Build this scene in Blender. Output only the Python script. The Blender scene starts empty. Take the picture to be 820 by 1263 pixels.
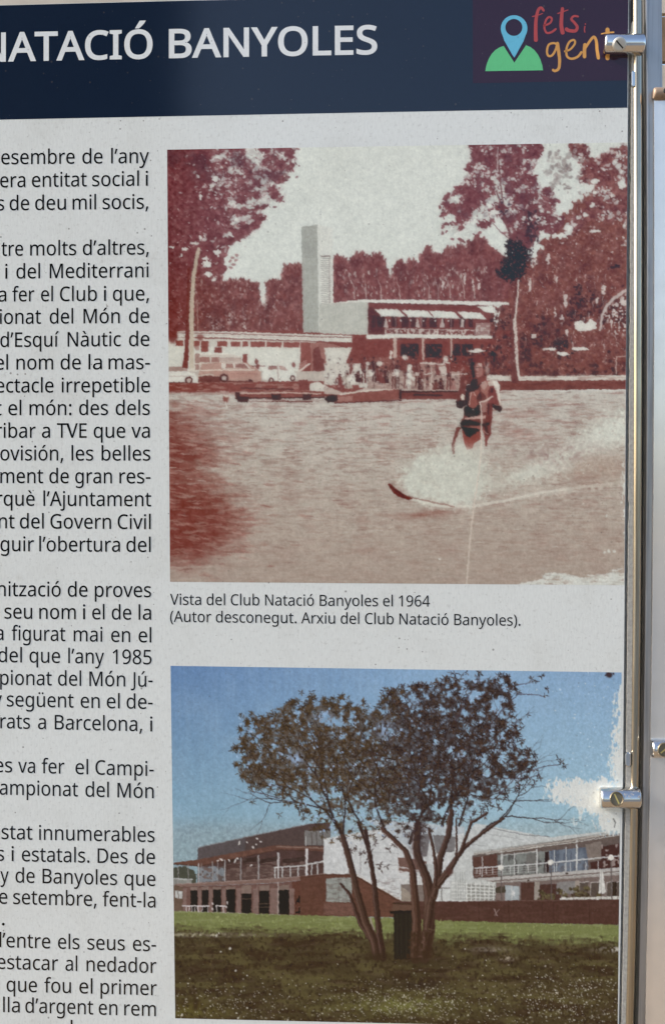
import bpy, bmesh, math
import numpy as np
from mathutils import Matrix, Vector

# ================================================================ camera, sky, sun, exposure
F_PX, W_PX, H_PX = 1300.0, 820.0, 1263.0         # focal length and frame of the photograph, in its pixels
DIST = 0.65                                      # camera to board, metres (half a millimetre per pixel)
PAN, TILT, ROLL = math.radians(3.256), math.radians(-2.315), math.radians(0.094)
RECLINE = math.radians(3)                       # the board leans back
HEIGHT = 1.30
SUN_ELEV, SUN_AZ = math.radians(32), math.radians(91.6)   # azimuth from straight behind the board (+Y) towards -X
EXPOSURE = 1.45

scene = bpy.context.scene
FRAME = Matrix.Translation((0, 0, HEIGHT)) @ Matrix.Rotation(-RECLINE, 4, 'X')   # board frame -> world

def view_axes():
    Rz = Matrix.Rotation(PAN, 3, 'Z'); Rx = Matrix.Rotation(TILT, 3, 'X'); Ry = Matrix.Rotation(ROLL, 3, 'Y')
    return Rz @ Rx @ Ry
AX = view_axes()
cam_data = bpy.data.cameras.new("camera")
cam_data.sensor_fit = 'VERTICAL'; cam_data.sensor_height = 36.0
cam_data.lens = 36.0 * F_PX / H_PX
cam_data.clip_start = 0.01; cam_data.clip_end = 5000
camera = bpy.data.objects.new("camera", cam_data)
scene.collection.objects.link(camera)
right, fwd, up = AX.col[0], AX.col[1], AX.col[2]
local = Matrix((right, up, -fwd)).transposed().to_4x4()
camera.matrix_world = FRAME @ Matrix.Translation((0, -DIST, 0)) @ local
scene.camera = camera

world = bpy.data.worlds.new("World"); scene.world = world; world.use_nodes = True
wn = world.node_tree
sky = wn.nodes.new('ShaderNodeTexSky'); sky.sky_type = 'NISHITA'; sky.sun_disc = False
sky.sun_elevation = SUN_ELEV; sky.air_density = 1.0; sky.dust_density = 4.0; sky.ozone_density = 1.0
bg = wn.nodes['Background']; bg.inputs['Strength'].default_value = 0.12
wn.links.new(sky.outputs[0], bg.inputs[0])

sun_dir = Vector((-math.sin(SUN_AZ) * math.cos(SUN_ELEV), math.cos(SUN_AZ) * math.cos(SUN_ELEV), math.sin(SUN_ELEV)))
sky.sun_rotation = math.atan2(sun_dir.x, sun_dir.y)
sun_data = bpy.data.lights.new("sun", 'SUN'); sun_data.energy = 3.2; sun_data.angle = math.radians(0.5); sun_data.color = (1.0, 0.95, 0.87)
sun = bpy.data.objects.new("sun", sun_data); scene.collection.objects.link(sun)
sun.rotation_euler = sun_dir.to_track_quat('Z', 'Y').to_euler(); sun.location = sun_dir * 20

vs = scene.view_settings
vs.view_transform = 'Standard'; vs.look = 'None'; vs.exposure = EXPOSURE; vs.gamma = 1.0; vs.use_curve_mapping = False
# how the shaded daylight on the board relates photograph values to ink reflectance (measured on the white sheet)
INK_LIGHT, INK_VEIL = (0.812, 0.812, 0.844), (0.020, 0.028, 0.041)
# ---------------------------------------------------------------- ink: a small numpy paint kit for the two printed pictures
def value_noise(h, w, cx, cy, rng):
    """smooth value noise, cell size cx by cy samples, mean 0, about -1..1"""
    gh, gw = int(h / cy) + 3, int(w / cx) + 3
    g = rng.random((gh, gw)) * 2 - 1
    y = np.arange(h) / cy + rng.random(); x = np.arange(w) / cx + rng.random()
    yi = np.minimum(y.astype(int), gh - 2); xi = np.minimum(x.astype(int), gw - 2)
    fy = (y - yi)[:, None]; fx = (x - xi)[None, :]
    fy = fy * fy * (3 - 2 * fy); fx = fx * fx * (3 - 2 * fx)
    a = g[np.ix_(yi, xi)]; b = g[np.ix_(yi, xi + 1)]; c = g[np.ix_(yi + 1, xi)]; d = g[np.ix_(yi + 1, xi + 1)]
    return (a * (1 - fx) + b * fx) * (1 - fy) + (c * (1 - fx) + d * fx) * fy

def sstep(a, b, x):
    t = np.clip((x - a) / (b - a), 0, 1)
    return t * t * (3 - 2 * t)

def box_blur(m, r):
    for _ in range(2):
        for ax in (0, 1):
            p = np.pad(m, [(r + 1, r) if k == ax else (0, 0) for k in (0, 1)], mode='edge').cumsum(ax)
            n = m.shape[ax]
            m = (np.take(p, np.arange(2 * r + 1, 2 * r + 1 + n), ax) - np.take(p, np.arange(0, n), ax)) / (2 * r + 1)
    return m

def blow(x0, y0, s):
    """points measured on an enlargement (corner x0, y0, factor s) -> print coordinates"""
    return lambda *v: [(x0 + v[i] / s, y0 + v[i + 1] / s) for i in range(0, len(v), 2)]

class Ink:
    def __init__(self, x0, y0, x1, y1, S, col, seed):
        self.x0, self.y0, self.S = x0, y0, S
        self.h, self.w = int((y1 - y0) * S), int((x1 - x0) * S)
        self.a = np.empty((self.h, self.w, 3)); self.a[:] = col
        self.rng = np.random.default_rng(seed)
        self.X = x0 + (np.arange(self.w)[None, :] + .5) / S + np.zeros((self.h, 1))
        self.Y = y0 + (np.arange(self.h)[:, None] + .5) / S + np.zeros((1, self.w))
    def noise(self, cx, cy=None):
        return value_noise(self.h, self.w, cx * self.S, (cy or cx) * self.S, self.rng)
    def mix(self, m, col):
        m = np.clip(m, 0, 1)[..., None]
        self.a = self.a * (1 - m) + np.asarray(col, float) * m
    def _box(self, xs, ys, pad=1.5):
        S = self.S
        i0 = max(int((min(ys) - pad - self.y0) * S), 0); i1 = min(int((max(ys) + pad - self.y0) * S) + 1, self.h)
        j0 = max(int((min(xs) - pad - self.x0) * S), 0); j1 = min(int((max(xs) + pad - self.x0) * S) + 1, self.w)
        return (i0, i1, j0, j1) if i1 > i0 and j1 > j0 else None
    def _put(self, b, m, col):
        i0, i1, j0, j1 = b
        m = m[..., None]
        self.a[i0:i1, j0:j1] = self.a[i0:i1, j0:j1] * (1 - m) + np.asarray(col, float) * m
    def cover(self, pts, b, n=3):
        i0, i1, j0, j1 = b
        ys = self.y0 + (np.arange(i0 * n, i1 * n) + .5) / (self.S * n)
        xs = self.x0 + (np.arange(j0 * n, j1 * n) + .5) / (self.S * n)
        ins = np.zeros((len(ys), len(xs)), bool)
        k = len(pts)
        for q in range(k):
            xa, ya = pts[q]; xb, yb = pts[(q + 1) % k]
            if ya == yb: continue
            rows = (ys >= min(ya, yb)) & (ys < max(ya, yb))
            if not rows.any(): continue
            xc = xa + (ys[rows] - ya) * (xb - xa) / (yb - ya)
            ins[rows] ^= xs[None, :] < xc[:, None]
        return ins.reshape(i1 - i0, n, j1 - j0, n).mean((1, 3))
    def fill(self, pts, col, a=1.0):
        b = self._box([p[0] for p in pts], [p[1] for p in pts])
        if b: self._put(b, self.cover(pts, b) * a, col)
    def rect(self, xa, ya, xb, yb, col, a=1.0):
        self.fill([(xa, ya), (xb, ya), (xb, yb), (xa, yb)], col, a)
    def region(self, pts, blur=0):
        m = self.cover(pts, (0, self.h, 0, self.w), 1)
        return box_blur(m, max(1, int(blur * self.S))) if blur else m
    def line(self, pts, w, col, a=1.0, w1=None):
        """polyline, width w tapering to w1"""
        w1 = w if w1 is None else w1
        b = self._box([p[0] for p in pts], [p[1] for p in pts], max(w, w1) + 1.5)
        if not b: return
        i0, i1, j0, j1 = b
        X = self.X[i0:i1, j0:j1]; Y = self.Y[i0:i1, j0:j1]
        m = np.zeros_like(X); n = len(pts) - 1
        for q in range(n):
            xa, ya = pts[q]; dx = pts[q + 1][0] - xa; dy = pts[q + 1][1] - ya
            t = np.clip(((X - xa) * dx + (Y - ya) * dy) / max(dx * dx + dy * dy, 1e-9), 0, 1)
            d = np.hypot(X - xa - t * dx, Y - ya - t * dy)
            ww = w + (w1 - w) * (q + t) / n
            m = np.maximum(m, np.clip((ww / 2 - d) * self.S + .5, 0, 1) * np.minimum(1, ww * self.S))
        self._put(b, m * a, col)
    def dab(self, x, y, rx, ry, ang, col, a=1.0, soft=.35):
        r = max(rx, ry)
        b = self._box([x - r, x + r], [y - r, y + r], 1)
        if not b: return
        i0, i1, j0, j1 = b
        X = self.X[i0:i1, j0:j1] - x; Y = self.Y[i0:i1, j0:j1] - y
        c, s = math.cos(ang), math.sin(ang)
        d = np.sqrt(((X * c + Y * s) / rx) ** 2 + ((-X * s + Y * c) / ry) ** 2)
        self._put(b, sstep(1 + soft, 1 - soft, d) * a, col)
    def leaf(self, x, y, ln, wd, ang, col, a=1.0):
        c, s = math.cos(ang), math.sin(ang)
        p = [(0, 0), (.35, .5), (.7, .36), (1, 0), (.7, -.36), (.35, -.5)]
        self.fill([(x + u * ln * c - v * wd * s, y + u * ln * s + v * wd * c) for u, v in p], col, a)

    def scatter(self, dens, n, size, aspect, ang, cols, a=(.7, 1.0), leaf=False):
        """n small dabs strewn with probability dens; ang = (mean, spread)"""
        p = np.clip(dens, 0, None).ravel(); p = p.cumsum(); r = self.rng
        if p[-1] <= 0: return
        k = np.minimum(np.searchsorted(p, r.random(n) * p[-1]), p.size - 1)
        for q in k:
            y = self.y0 + (q // self.w + r.random()) / self.S; x = self.x0 + (q % self.w + r.random()) / self.S
            s = r.uniform(*size); t = ang[0] + r.normal() * ang[1]
            c = np.asarray(cols[r.integers(len(cols))], float) * r.uniform(.9, 1.08)
            if leaf: self.leaf(x, y, s, s * aspect, t, c, r.uniform(*a))
            else: self.dab(x, y, s, s * aspect * r.uniform(.75, 1.3), t, c, r.uniform(*a), .3)
def paint_old_photo():
    """the faded maroon print of 1964: lake, club house, trees, water skier"""
    K = Ink(204, 172, 776, 725, 1.3, (202, 206, 202), 11)
    rng, X, Y = K.rng, K.X, K.Y
    MAR, DRK, BLK, PAL, RED = (115, 54, 55), (80, 39, 45), (40, 36, 43), (196, 197, 189), (128, 62, 58)
    n2, n3, n5, n8, n20 = K.noise(2), K.noise(3), K.noise(5), K.noise(8.5), K.noise(22)
    n40 = K.noise(45)
    def foliage(dens, col, dark, light, tex, amt=.75, tw=.6):
        """dens 0..1 -> ragged leaf masses with gaps; col shaded by tex"""
        f = dens + amt * tex - .5
        m = sstep(-.13, .13, f) * sstep(.1, .22, dens)
        K.mix(m, col)
        K.mix(m * sstep(.1, .7, n5 * .6 + n20 * .7) * tw, dark)
        K.mix(m * sstep(-.2, .8, n3 * .55 - n8 * .4 + n2 * .35) * tw * .75, light)
        return m
    K.mix(sstep(-.2, 1, n40) * .25, (193, 198, 193))
    def ink_spot(x, y, rx, ry, col):
        g = np.exp(-((X - x) / rx) ** 2 - ((Y - y) / ry) ** 2)
        K.mix(sstep(.55, .8, g * .75 + (.45 * n3 + .35 * n2) * sstep(.05, .35, g)), col)
    # ---- far poplars
    Z = blow(200, 290, 4.1)
    vert = K.noise(3.2, 8) * .55 + n2 * .45
    left_row = [(206, 300)] + Z(0, 60, 300, 130, 285, 250, 340, 238, 400, 232, 460, 250, 490, 258, 497, 335, 520, 380, 530, 240, 590, 238, 618, 240, 622, 165, 660, 156, 700, 158, 715, 170, 715, 500, 0, 500)
    d = K.region(left_row, 2.0)
    foliage(d * 1.35 - .12, (116, 58, 58), DRK, (142, 82, 80), vert, .6)
    K.scatter(d * sstep(.15, .5, d), 2600, (1.2, 3.4), .42, (-1.5, .35), [(108, 50, 51), (118, 58, 57), (126, 65, 62), (96, 45, 48)], (.3, .75))
    K.scatter(np.clip(d * (1 - d) * 4, 0, 1) * (Y < 352) * (X > 262), 420, (1.2, 3.6), .38, (-1.5, .3), [(120, 62, 62), (140, 84, 82), (108, 52, 54)], (.6, 1))
    Z = blow(360, 260, 4.1)
    right_row = Z(205, 250, 222, 228, 250, 240, 280, 265, 298, 330, 320, 400, 300, 250, 330, 225, 350, 215, 383, 245, 400, 232, 440, 218, 462, 270, 480, 330, 500, 345, 520, 285, 550, 255, 575, 290, 600, 250, 640, 280, 652, 240, 690, 185, 720, 225, 760, 230, 785, 190, 820, 200, 850, 170, 880, 210, 900, 160)
    right_row += [(588, 292), (600, 300), (640, 330), (774, 330), (774, 470), (600, 470), (600, 378), (410, 378)]
    d = K.region(right_row, 1.6)
    foliage(d * 1.4 - .14, (120, 60, 62), DRK, (164, 112, 110), vert, .6)
    K.scatter(d * sstep(.15, .5, d) * (X < 650), 3200, (1.0, 3.2), .4, (-1.5, .35), [(110, 52, 55), (120, 59, 60), (130, 68, 68), (98, 46, 51)], (.3, .75))
    K.scatter(np.clip(d * (1 - d) * 4, 0, 1) * (Y < 350) * (X < 600) * (X > 412), 700, (1.2, 4), .36, (-1.5, .3), [(120, 62, 64), (138, 82, 82), (108, 52, 56)], (.6, 1))
    SKY = (200, 204, 200)
    # pale stems and gaps between the poplars
    for _ in range(150):
        x = rng.uniform(414, 600); y = rng.uniform(330, 366)
        K.dab(x, y, rng.uniform(.6, 1.3), rng.uniform(.8, 3.2), rng.uniform(-.4, .4), (190, 180, 174), rng.uniform(.3, .85))
    for x in (437, 452, 470, 493, 529, 541, 555, 573, 585):
        K.line([(x, 368), (x - 1 + rng.uniform(-1, 1), 355), (x - 4 + rng.uniform(-2, 2), 342)], 1.3, (198, 190, 184), .75, .5)
    for _ in range(170):
        x = rng.uniform(240, 370); y = rng.uniform(345, 408)
        K.dab(x, y, rng.uniform(.5, 1.5), rng.uniform(.6, 2.4), rng.uniform(-.5, .5), (182, 160, 155), rng.uniform(.2, .7))
    for x, y, r in ((264, 403, 4), (285, 388, 4), (284, 396, 3), (303, 395, 3), (301, 404, 4), (326, 366, 3.5), (328, 376, 3), (265, 400, 5)):
        K.mix(np.exp(-((X - x) ** 2 + ((Y - y) * .6) ** 2) / (r * r)) * (.4 + n2), (200, 190, 184))
    tops = K.noise(7, 26) * .7 + K.noise(4, 10) * .4
    K.mix(sstep(.3, .6, K.region(right_row, 2)) * (X > 408) * (X < 640) * sstep(.1, .8, tops) * .5, (84, 40, 46))
    K.mix(sstep(.3, .6, K.region(right_row, 2)) * (X > 408) * (X < 640) * sstep(.25, .9, -tops) * .35, (146, 88, 86))
    K.mix(sstep(.3, .6, K.region(left_row, 2)) * sstep(.1, .8, tops) * .45, (86, 40, 44))
    K.mix(sstep(.3, .6, K.region(left_row, 2)) * sstep(.3, .9, -tops) * .3, (144, 86, 84))
    # ---- the wooded bank on the right
    bank = [(640, 330), (660, 318), (680, 285), (700, 262), (735, 225), (774, 210), (774, 466), (612, 466), (612, 385), (628, 372)]
    m = foliage(K.region(bank, 7) * 1.25 - .08, (121, 61, 58), (92, 45, 46), (138, 82, 74), n3 * .6 + n8 * .6 + n5 * .3, .8, .8)
    K.mix(m * sstep(380, 300, Y) * sstep(660, 740, X) * .45, (134, 80, 68))
    K.mix(m * sstep(.25, .6, n3 * .6 + n5 * .6) * sstep(330, 440, Y) * .6, (72, 36, 42))
    d = K.region(bank, 7); d = d * sstep(.45, .8, d)
    K.scatter(d, 5200, (1.0, 3.2), .6, (.8, 1.2), [(114, 56, 53), (122, 63, 58), (132, 74, 65), (104, 50, 49), (96, 45, 46)], (.25, .7))
    K.scatter(d * sstep(0, .6, n8 + n3 * .4), 900, (.5, 1.5), .6, (.8, 1.2), [(176, 134, 126), (160, 112, 104), (190, 166, 158)], (.3, .8))
    K.scatter(d * sstep(0, .6, n20 + n5 * .6) * sstep(330, 400, Y), 900, (.8, 2.6), .7, (.8, 1.2), [(66, 34, 40), (56, 32, 40), (84, 40, 44)], (.4, .9))
    pale = (196, 184, 180)
    for x, y, w, h in ((697, 370, 3, 13), (692, 393, 3, 9), (653, 352, 2, 12), (684, 385, 2, 8), (744, 358, 3, 8), (736, 372, 2, 6), (660, 323, 3, 5), (676, 320, 2, 8), (699, 410, 2, 5),
                       (656, 325, 2.2, 6), (686, 345, 1.5, 5), (711, 345, 1.5, 4), (572, 344, 2, 9), (590, 352, 1.7, 8), (583, 350, 1.2, 7), (546, 352, 1.5, 6)):
        g = np.exp(-((X - x) / w) ** 2 - ((Y - y) / h) ** 2)
        K.mix(sstep(.25, .6, g + .55 * n2 * g ** .5 - .12), pale)
    Z = blow(540, 310, 3.417)
    for _ in range(60):
        x = rng.uniform(642, 772); y = rng.uniform(335, 425)
        K.line([(x, y), (x + rng.uniform(-1.5, 1.5), y + rng.uniform(3, 9))], rng.uniform(.7, 1.6), pale, rng.uniform(.25, .8), .5)
    for x, y in ((690, 395), (676, 400), (652, 400), (720, 330), (742, 400), (668, 345), (725, 350)): ink_spot(x, y, 9, 16, (92, 44, 46))
    arch = Z(682, 330, 690, 270, 712, 225, 745, 195, 790, 165)
    K.line(arch, 3.2, pale, .9, 3.6)
    g = K.region(Z(690, 330, 700, 250, 760, 200, 800, 170, 800, 350, 760, 360), 2)
    K.mix(g * sstep(.05, .3, n2 * .8 + n3 * .5), pale)
    g = K.region(Z(572, 300, 600, 290, 622, 305, 640, 285, 668, 300, 665, 325, 600, 340, 575, 325), 1.2)
    K.mix(sstep(.35, .6, g + .3 * n3), (205, 202, 196))
    # ---- the big plane tree on the left
    Z = blow(200, 175, 4.82)
    crown = [(200, 170)] + Z(300, -10, 480, -10, 500, 60, 540, 100, 610, 70, 600, 10, 730, 5, 760, 100, 755, 180, 700, 190, 670, 260, 690, 340, 620, 345, 560, 390, 600, 430, 540, 490, 470, 550, 420, 540, 400, 600)
    crown += [(286, 293), (274, 320), (271, 348), (258, 352), (246, 330), (243, 300), (236, 312), (234, 420), (204, 420)]
    clump = n5 * .55 + n8 * .5 + n3 * .35
    inner = sstep(325, 235, X)
    d = K.region(crown, 6)
    cl2 = K.noise(10, 7)
    LV = [(112, 56, 63), (116, 58, 65), (124, 66, 72), (104, 50, 58), (94, 45, 53)]
    foliage((d * 1.15 - .2 + inner * .5) * sstep(.15, .5, d), (116, 59, 66), (94, 46, 54), (142, 92, 98), clump, .8)
    K.scatter(d * sstep(.2, .5, d + .25 * cl2) * sstep(-.5, .3, cl2 + inner), 3000, (1.2, 3.6), .55, (.35, .9), LV, (.35, .8))
    K.scatter(sstep(.25, .6, d) * sstep(1.0, .3, inner) * sstep(-.2, -.55, cl2 + n3 * .3), 420, (.8, 3.0), .5, (.2, .9), [SKY, (194, 192, 190), (170, 150, 150), (150, 118, 120)], (.4, .9))
    K.scatter(np.exp(-((X - 285) / 22) ** 2 - ((Y - 218) / 26) ** 2) * sstep(.3, .6, d), 260, (.8, 2.8), .5, (.2, .9), [SKY, (186, 176, 176), (160, 136, 138)], (.5, 1))
    K.scatter(sstep(.1, .3, d) * sstep(.8, .5, d) * sstep(-.1, .3, cl2) * (X > 262) * (Y < 335), 420, (2.2, 5.2), .5, (.2, .8), LV[:4], (.8, 1))
    edge_ = K.region([(262, 180), (360, 180), (358, 215), (345, 250), (325, 262), (300, 300), (272, 300), (275, 240)], 6)
    K.scatter(edge_ * sstep(-.2, .4, -cl2 + .5 * n3), 330, (1.0, 4.2), .45, (-.1, .7), [SKY, (196, 198, 194), (182, 176, 174)], (.6, 1))
    K.scatter(edge_ * sstep(-.2, .4, cl2 + .4 * n3), 420, (1.0, 3.6), .5, (.3, .9), LV[:4] + [(136, 84, 88)], (.7, 1))
    K.scatter(K.region([(318, 176), (362, 176), (364, 205), (350, 225), (330, 210)], 4), 60, (1.2, 3.2), .45, (.5, .9), [(120, 74, 78), (130, 96, 98), (112, 66, 72)], (.7, 1))
    m = sstep(.3, .6, d)
    K.mix(m * sstep(290, 390, Y) * .6, (118, 54, 52))
    K.mix(m * sstep(.2, .7, n20 + .3 * n3) * sstep(250, 200, Y) * .45, (70, 46, 58))
    for _ in range(120):     # stray leaves and the pale chinks
        x = rng.uniform(208, 300); y = rng.uniform(190, 400)
        if x > 262 and y > 320: continue
        K.dab(x, y, rng.uniform(.6, 2.2), rng.uniform(.5, 1.1), rng.uniform(-1.2, 1.2), (196, 184, 182), rng.uniform(.25, .8))
    for x, y, rx, ry in ((266, 221, 5, 4), (261, 229, 3, 2.5), (248, 243, 2, 5), (268, 312, 4.5, 4), (256, 326, 6, 5), (258, 338, 5, 4), (253, 319, 4, 3), (264, 345, 3, 3), (224, 315, 1.5, 3), (213, 305, 4, 1.5), (228, 307, 5, 1.8), (240, 300, 6, 1.5), (247, 294, 1.4, 5)):
        g = np.exp(-((X - x) / rx) ** 2 - ((Y - y) / ry) ** 2)
        K.mix(sstep(.35, .6, g + .35 * n2), (203, 203, 199))
    for x, y in ((287, 318), (291, 321), (284, 322), (288, 326), (292, 315), (285, 330)):
        K.dab(x, y, 2.4, 1.6, rng.uniform(0, 3), (150, 104, 106), .9)
    # trunk
    Z = blow(200, 290, 4.1)
    K.line(Z(185, 70, 160, 200, 152, 330, 148, 480) + [(236.5, 430), (237, 464)], 4.2, (184, 168, 150), 1, 6.4)
    K.line([(233, 330), (231.5, 400), (230, 440), (229, 464)], 2.5, (108, 46, 46), 1, 7)
    K.line(Z(178, 330, 182, 480), 1.6, (180, 150, 140), .6)
    # ---- the tall plane tree on the right
    Z = blow(540, 175, 3.417)
    crown = Z(130, 10, 330, 0, 440, 10, 420, 60, 390, 130, 440, 200, 500, 215, 490, 290, 530, 330, 470, 380, 440, 340, 400, 400, 380, 440, 330, 430, 290, 420, 285, 330, 240, 310, 200, 360, 170, 400, 190, 330, 140, 330, 60, 390, 40, 370, 100, 320, 60, 290, 25, 250, 80, 200, 130, 140, 140, 80)
    d = K.region(crown, 4)
    foliage(d * 1.2 - .22, (114, 60, 66), (92, 48, 58), (146, 96, 98), clump, .95)
    K.scatter(d * sstep(.2, .5, d + .3 * cl2), 2200, (1.0, 3.0), .6, (.4, 1.2), LV, (.35, .8))
    K.scatter(sstep(.2, .5, d) * sstep(-.02, -.4, cl2 + n3 * .3), 520, (.7, 2.4), .65, (.2, 1), [SKY, (192, 188, 186), (180, 168, 168)], (.6, 1))
    low = K.region(Z(150, 170, 270, 150, 300, 300, 240, 330, 170, 410, 30, 400, 20, 260), 5)
    K.scatter(low * sstep(-.2, .4, -cl2 + .5 * n3), 220, (1.2, 4), .55, (.2, .9), [SKY, (196, 198, 194)], (.75, 1))
    K.scatter(low * sstep(-.1, .3, cl2 + .4 * n3), 200, (1.2, 3), .6, (.4, .9), LV[:4], (.8, 1))
    K.scatter(sstep(.1, .3, d) * sstep(.8, .45, d) * sstep(-.2, .2, cl2), 420, (1.4, 3.6), .55, (.4, 1), LV[:4], (.8, 1))
    K.mix(sstep(.3, .6, d) * sstep(.2, .8, n8 + .5 * n3) * .4, (84, 52, 66))
    crown = Z(540, 10, 640, 20, 625, 80, 690, 60, 800, 0, 810, 330, 620, 330, 560, 400, 520, 380, 600, 300, 640, 250, 690, 160, 590, 170, 620, 110, 560, 40)
    d = K.region(crown, 4)
    foliage(d * 1.25 - .18, (120, 60, 62), (98, 48, 52), (150, 96, 94), clump, .85)
    K.scatter(d * sstep(.2, .5, d + .3 * cl2), 1500, (1.4, 3.8), .6, (.5, 1.2), [(120, 62, 62), (130, 72, 68), (104, 50, 54), (142, 86, 82), (90, 44, 50)], (.5, .95))
    K.scatter(sstep(.2, .5, d) * sstep(-.05, -.4, cl2 + n3 * .3) * sstep(330, 260, Y), 240, (.7, 2.6), .65, (.2, 1), [SKY, (192, 186, 184), (176, 160, 158)], (.6, 1))
    fl = K.region(Z(470, 60, 600, 50, 600, 180, 520, 200, 440, 150), 6)     # faint grey leaves in the gap
    K.scatter(fl * sstep(-.1, .3, cl2 + .4 * n3), 150, (1.6, 3.4), .6, (.5, 1), [(150, 138, 136), (136, 122, 122), (164, 156, 154)], (.5, .9))
    for _ in range(70):
        x = rng.uniform(700, 772); y = rng.uniform(182, 320)
        K.dab(x, y, rng.uniform(.5, 1.6), rng.uniform(.5, 1.6), 0, (204, 200, 197), rng.uniform(.3, .9))
    for x, y, rx, ry in ((726, 231, 10, 5), (733, 224, 5, 4), (764, 190, 3, 4), (767, 228, 4, 6), (730, 252, 4, 3.5), (722, 265, 4, 3), (735, 285, 7, 2), (690, 290, 14, 4), (700, 284, 5, 6), (612, 262, 12, 4)):
        g = np.exp(-((X - x) / rx) ** 2 - ((Y - y) / ry) ** 2)
        K.mix(sstep(.4, .62, g + .45 * n3), (203, 204, 200))
    # limbs, dark knot and trunk
    for pts, w, w1 in (([(638, 345), (632, 300), (622, 268), (612, 235)], 4, 2), ([(636, 312), (648, 270), (655, 240)], 2.6, 1.2), ([(630, 296), (616, 285), (604, 272)], 1.6, .8), ([(622, 268), (616, 220), (614, 190)], 2.4, 1)):
        K.line(pts, w, (104, 56, 62), .85, w1)
    K.line([(613.5, 182), (613, 212)], .9, (205, 200, 196), .9)
    K.line([(630, 350), (628.5, 320), (625, 285)], 1.0, (190, 166, 160), .6)
    knot = K.region([(619, 330), (626, 297), (640, 296), (652, 308), (650, 325), (640, 345), (626, 345), (612, 338)], 3)
    K.mix(sstep(.4, .6, knot + .6 * (n3 * .7 + n2 * .6) * sstep(.02, .3, knot)), BLK)
    K.scatter(sstep(.3, .7, knot), 90, (.5, 1.3), .7, (.4, 1.2), [(112, 58, 60), (92, 50, 54), (130, 84, 84)], (.5, .9)); K.scatter(np.clip(knot * (1 - knot) * 4, 0, 1), 110, (.8, 2), .6, (.4, 1.2), [(44, 38, 45), (60, 42, 48)], (.7, 1))
    ink_spot(655, 290, 12, 40, (62, 46, 56))
    ink_spot(620, 256, 10, 14, (62, 46, 60))
    for x, y, rx, ry in ((712, 355, 8, 10), (716, 372, 6, 8), (704, 388, 6, 8), (690, 425, 14, 9), (694, 440, 9, 7), (706, 432, 6, 8), (616, 420, 8, 10), (622, 400, 5, 10), (608, 430, 6, 8), (757, 330, 8, 6)):
        ink_spot(x, y, rx, ry, (56, 36, 44))
    # ---- club house
    Z = blow(360, 260, 4.1)
    GREY = (158, 159, 153)
    K.rect(206, 408, 640, 471, (120, 54, 52))
    K.fill(Z(128, 70, 207, 88, 207, 615, 128, 615), (200, 201, 196))
    K.fill(Z(48, 82, 128, 70, 136, 615, 57, 615), GREY)
    K.mix(K.region(Z(48, 82, 128, 70, 130, 240, 50, 240)) * .35, (140, 142, 138))
    for k in range(25):
        y = 230 + k * 10
        K.line(Z(147 + k * .2, y, 189 + k * .25, y), 1.1, (128, 122, 118), .75)
        K.line(Z(147, y + 5, 189, y + 5), 1.2, (214, 214, 208), .9)
    K.line(Z(146, 228, 191, 228), 1.2, (96, 70, 70), .8)
    K.line(Z(190, 228, 190, 470), .9, (110, 84, 82), .6)
    K.line(Z(206, 250, 207, 466), 1.0, (214, 214, 208), .9)
    K.fill(Z(140, 475, 207, 466, 370, 448, 385, 460, 385, 628, 138, 620), (178, 178, 171))
    K.mix(K.region(Z(140, 475, 385, 455, 385, 628, 140, 620)) * (.2 + .5 * n3) * .6, (160, 160, 152))
    K.fill(Z(205, 466, 370, 447, 420, 448, 400, 458, 385, 462), (206, 208, 202))
    H = blow(380, 360, 3.154)
    K.fill(H(233, 42, 700, 55, 735, 80, 720, 182, 232, 165), MAR)
    K.fill(H(233, 60, 252, 60, 290, 110, 300, 165, 233, 165), (90, 42, 46))
    # dark windows of the upper floor
    for xa, xb in ((248, 262), (268, 300), (322, 345), (362, 390), (398, 418), (440, 458), (470, 500), (518, 530), (548, 566), (586, 612), (622, 640)):
        K.rect(380 + xa / 3.154, 360 + 92 / 3.154 + (xa - 250) * .006, 380 + xb / 3.154, 360 + 138 / 3.154, (62, 34, 42), .85)
    for pts in (H(258, 68, 350, 68, 378, 97, 285, 95), H(362, 70, 462, 73, 487, 100, 390, 97), H(470, 73, 565, 77, 590, 103, 490, 100), H(580, 77, 668, 80, 692, 106, 605, 103)):
        K.fill(pts, (204, 206, 200))
        K.line(pts[2:], 1.0, (176, 170, 164), .8)
    for x in (316, 360, 398, 448, 494, 546, 602): K.dab(380 + x / 3.154, 360 + 112 / 3.154, 1.2, 1.1, 0, (214, 212, 206), .9)
    for x in (302, 425, 520, 598): K.fill(H(x - 2, 104, x + 3, 104, x + 9, 138, x - 9, 138), (196, 186, 180), .85)
    for x in (340, 440, 555): K.line(H(x, 100, x, 165), 1, (180, 150, 146), .6)
    rail = K.region(H(300, 141, 655, 148, 655, 172, 300, 166))
    K.mix(rail * sstep(-.2, .3, n2 + .25), (188, 172, 166)); K.mix(rail * sstep(.2, .5, n3) * .8, (98, 50, 52))
    K.line(H(300, 143, 720, 150), .9, (190, 176, 170), .8)
    g = K.region(H(650, 120, 715, 120, 715, 172, 650, 172))
    K.mix(g * .55, (170, 150, 146)); K.mix(g * sstep(.1, .5, n3) * .6, (200, 196, 190))
    K.fill(H(655, 55, 752, 50, 740, 110, 722, 165, 720, 84, 690, 80), (202, 203, 197))
    K.fill(H(690, 84, 720, 82, 718, 170, 708, 170, 706, 92), (120, 60, 58), .8)
    K.fill(H(225, 30, 380, 30, 782, 40, 780, 50, 700, 52, 232, 42), (208, 210, 205))
    K.line(H(235, 45, 700, 56), .9, (86, 44, 48), .7)
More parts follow.
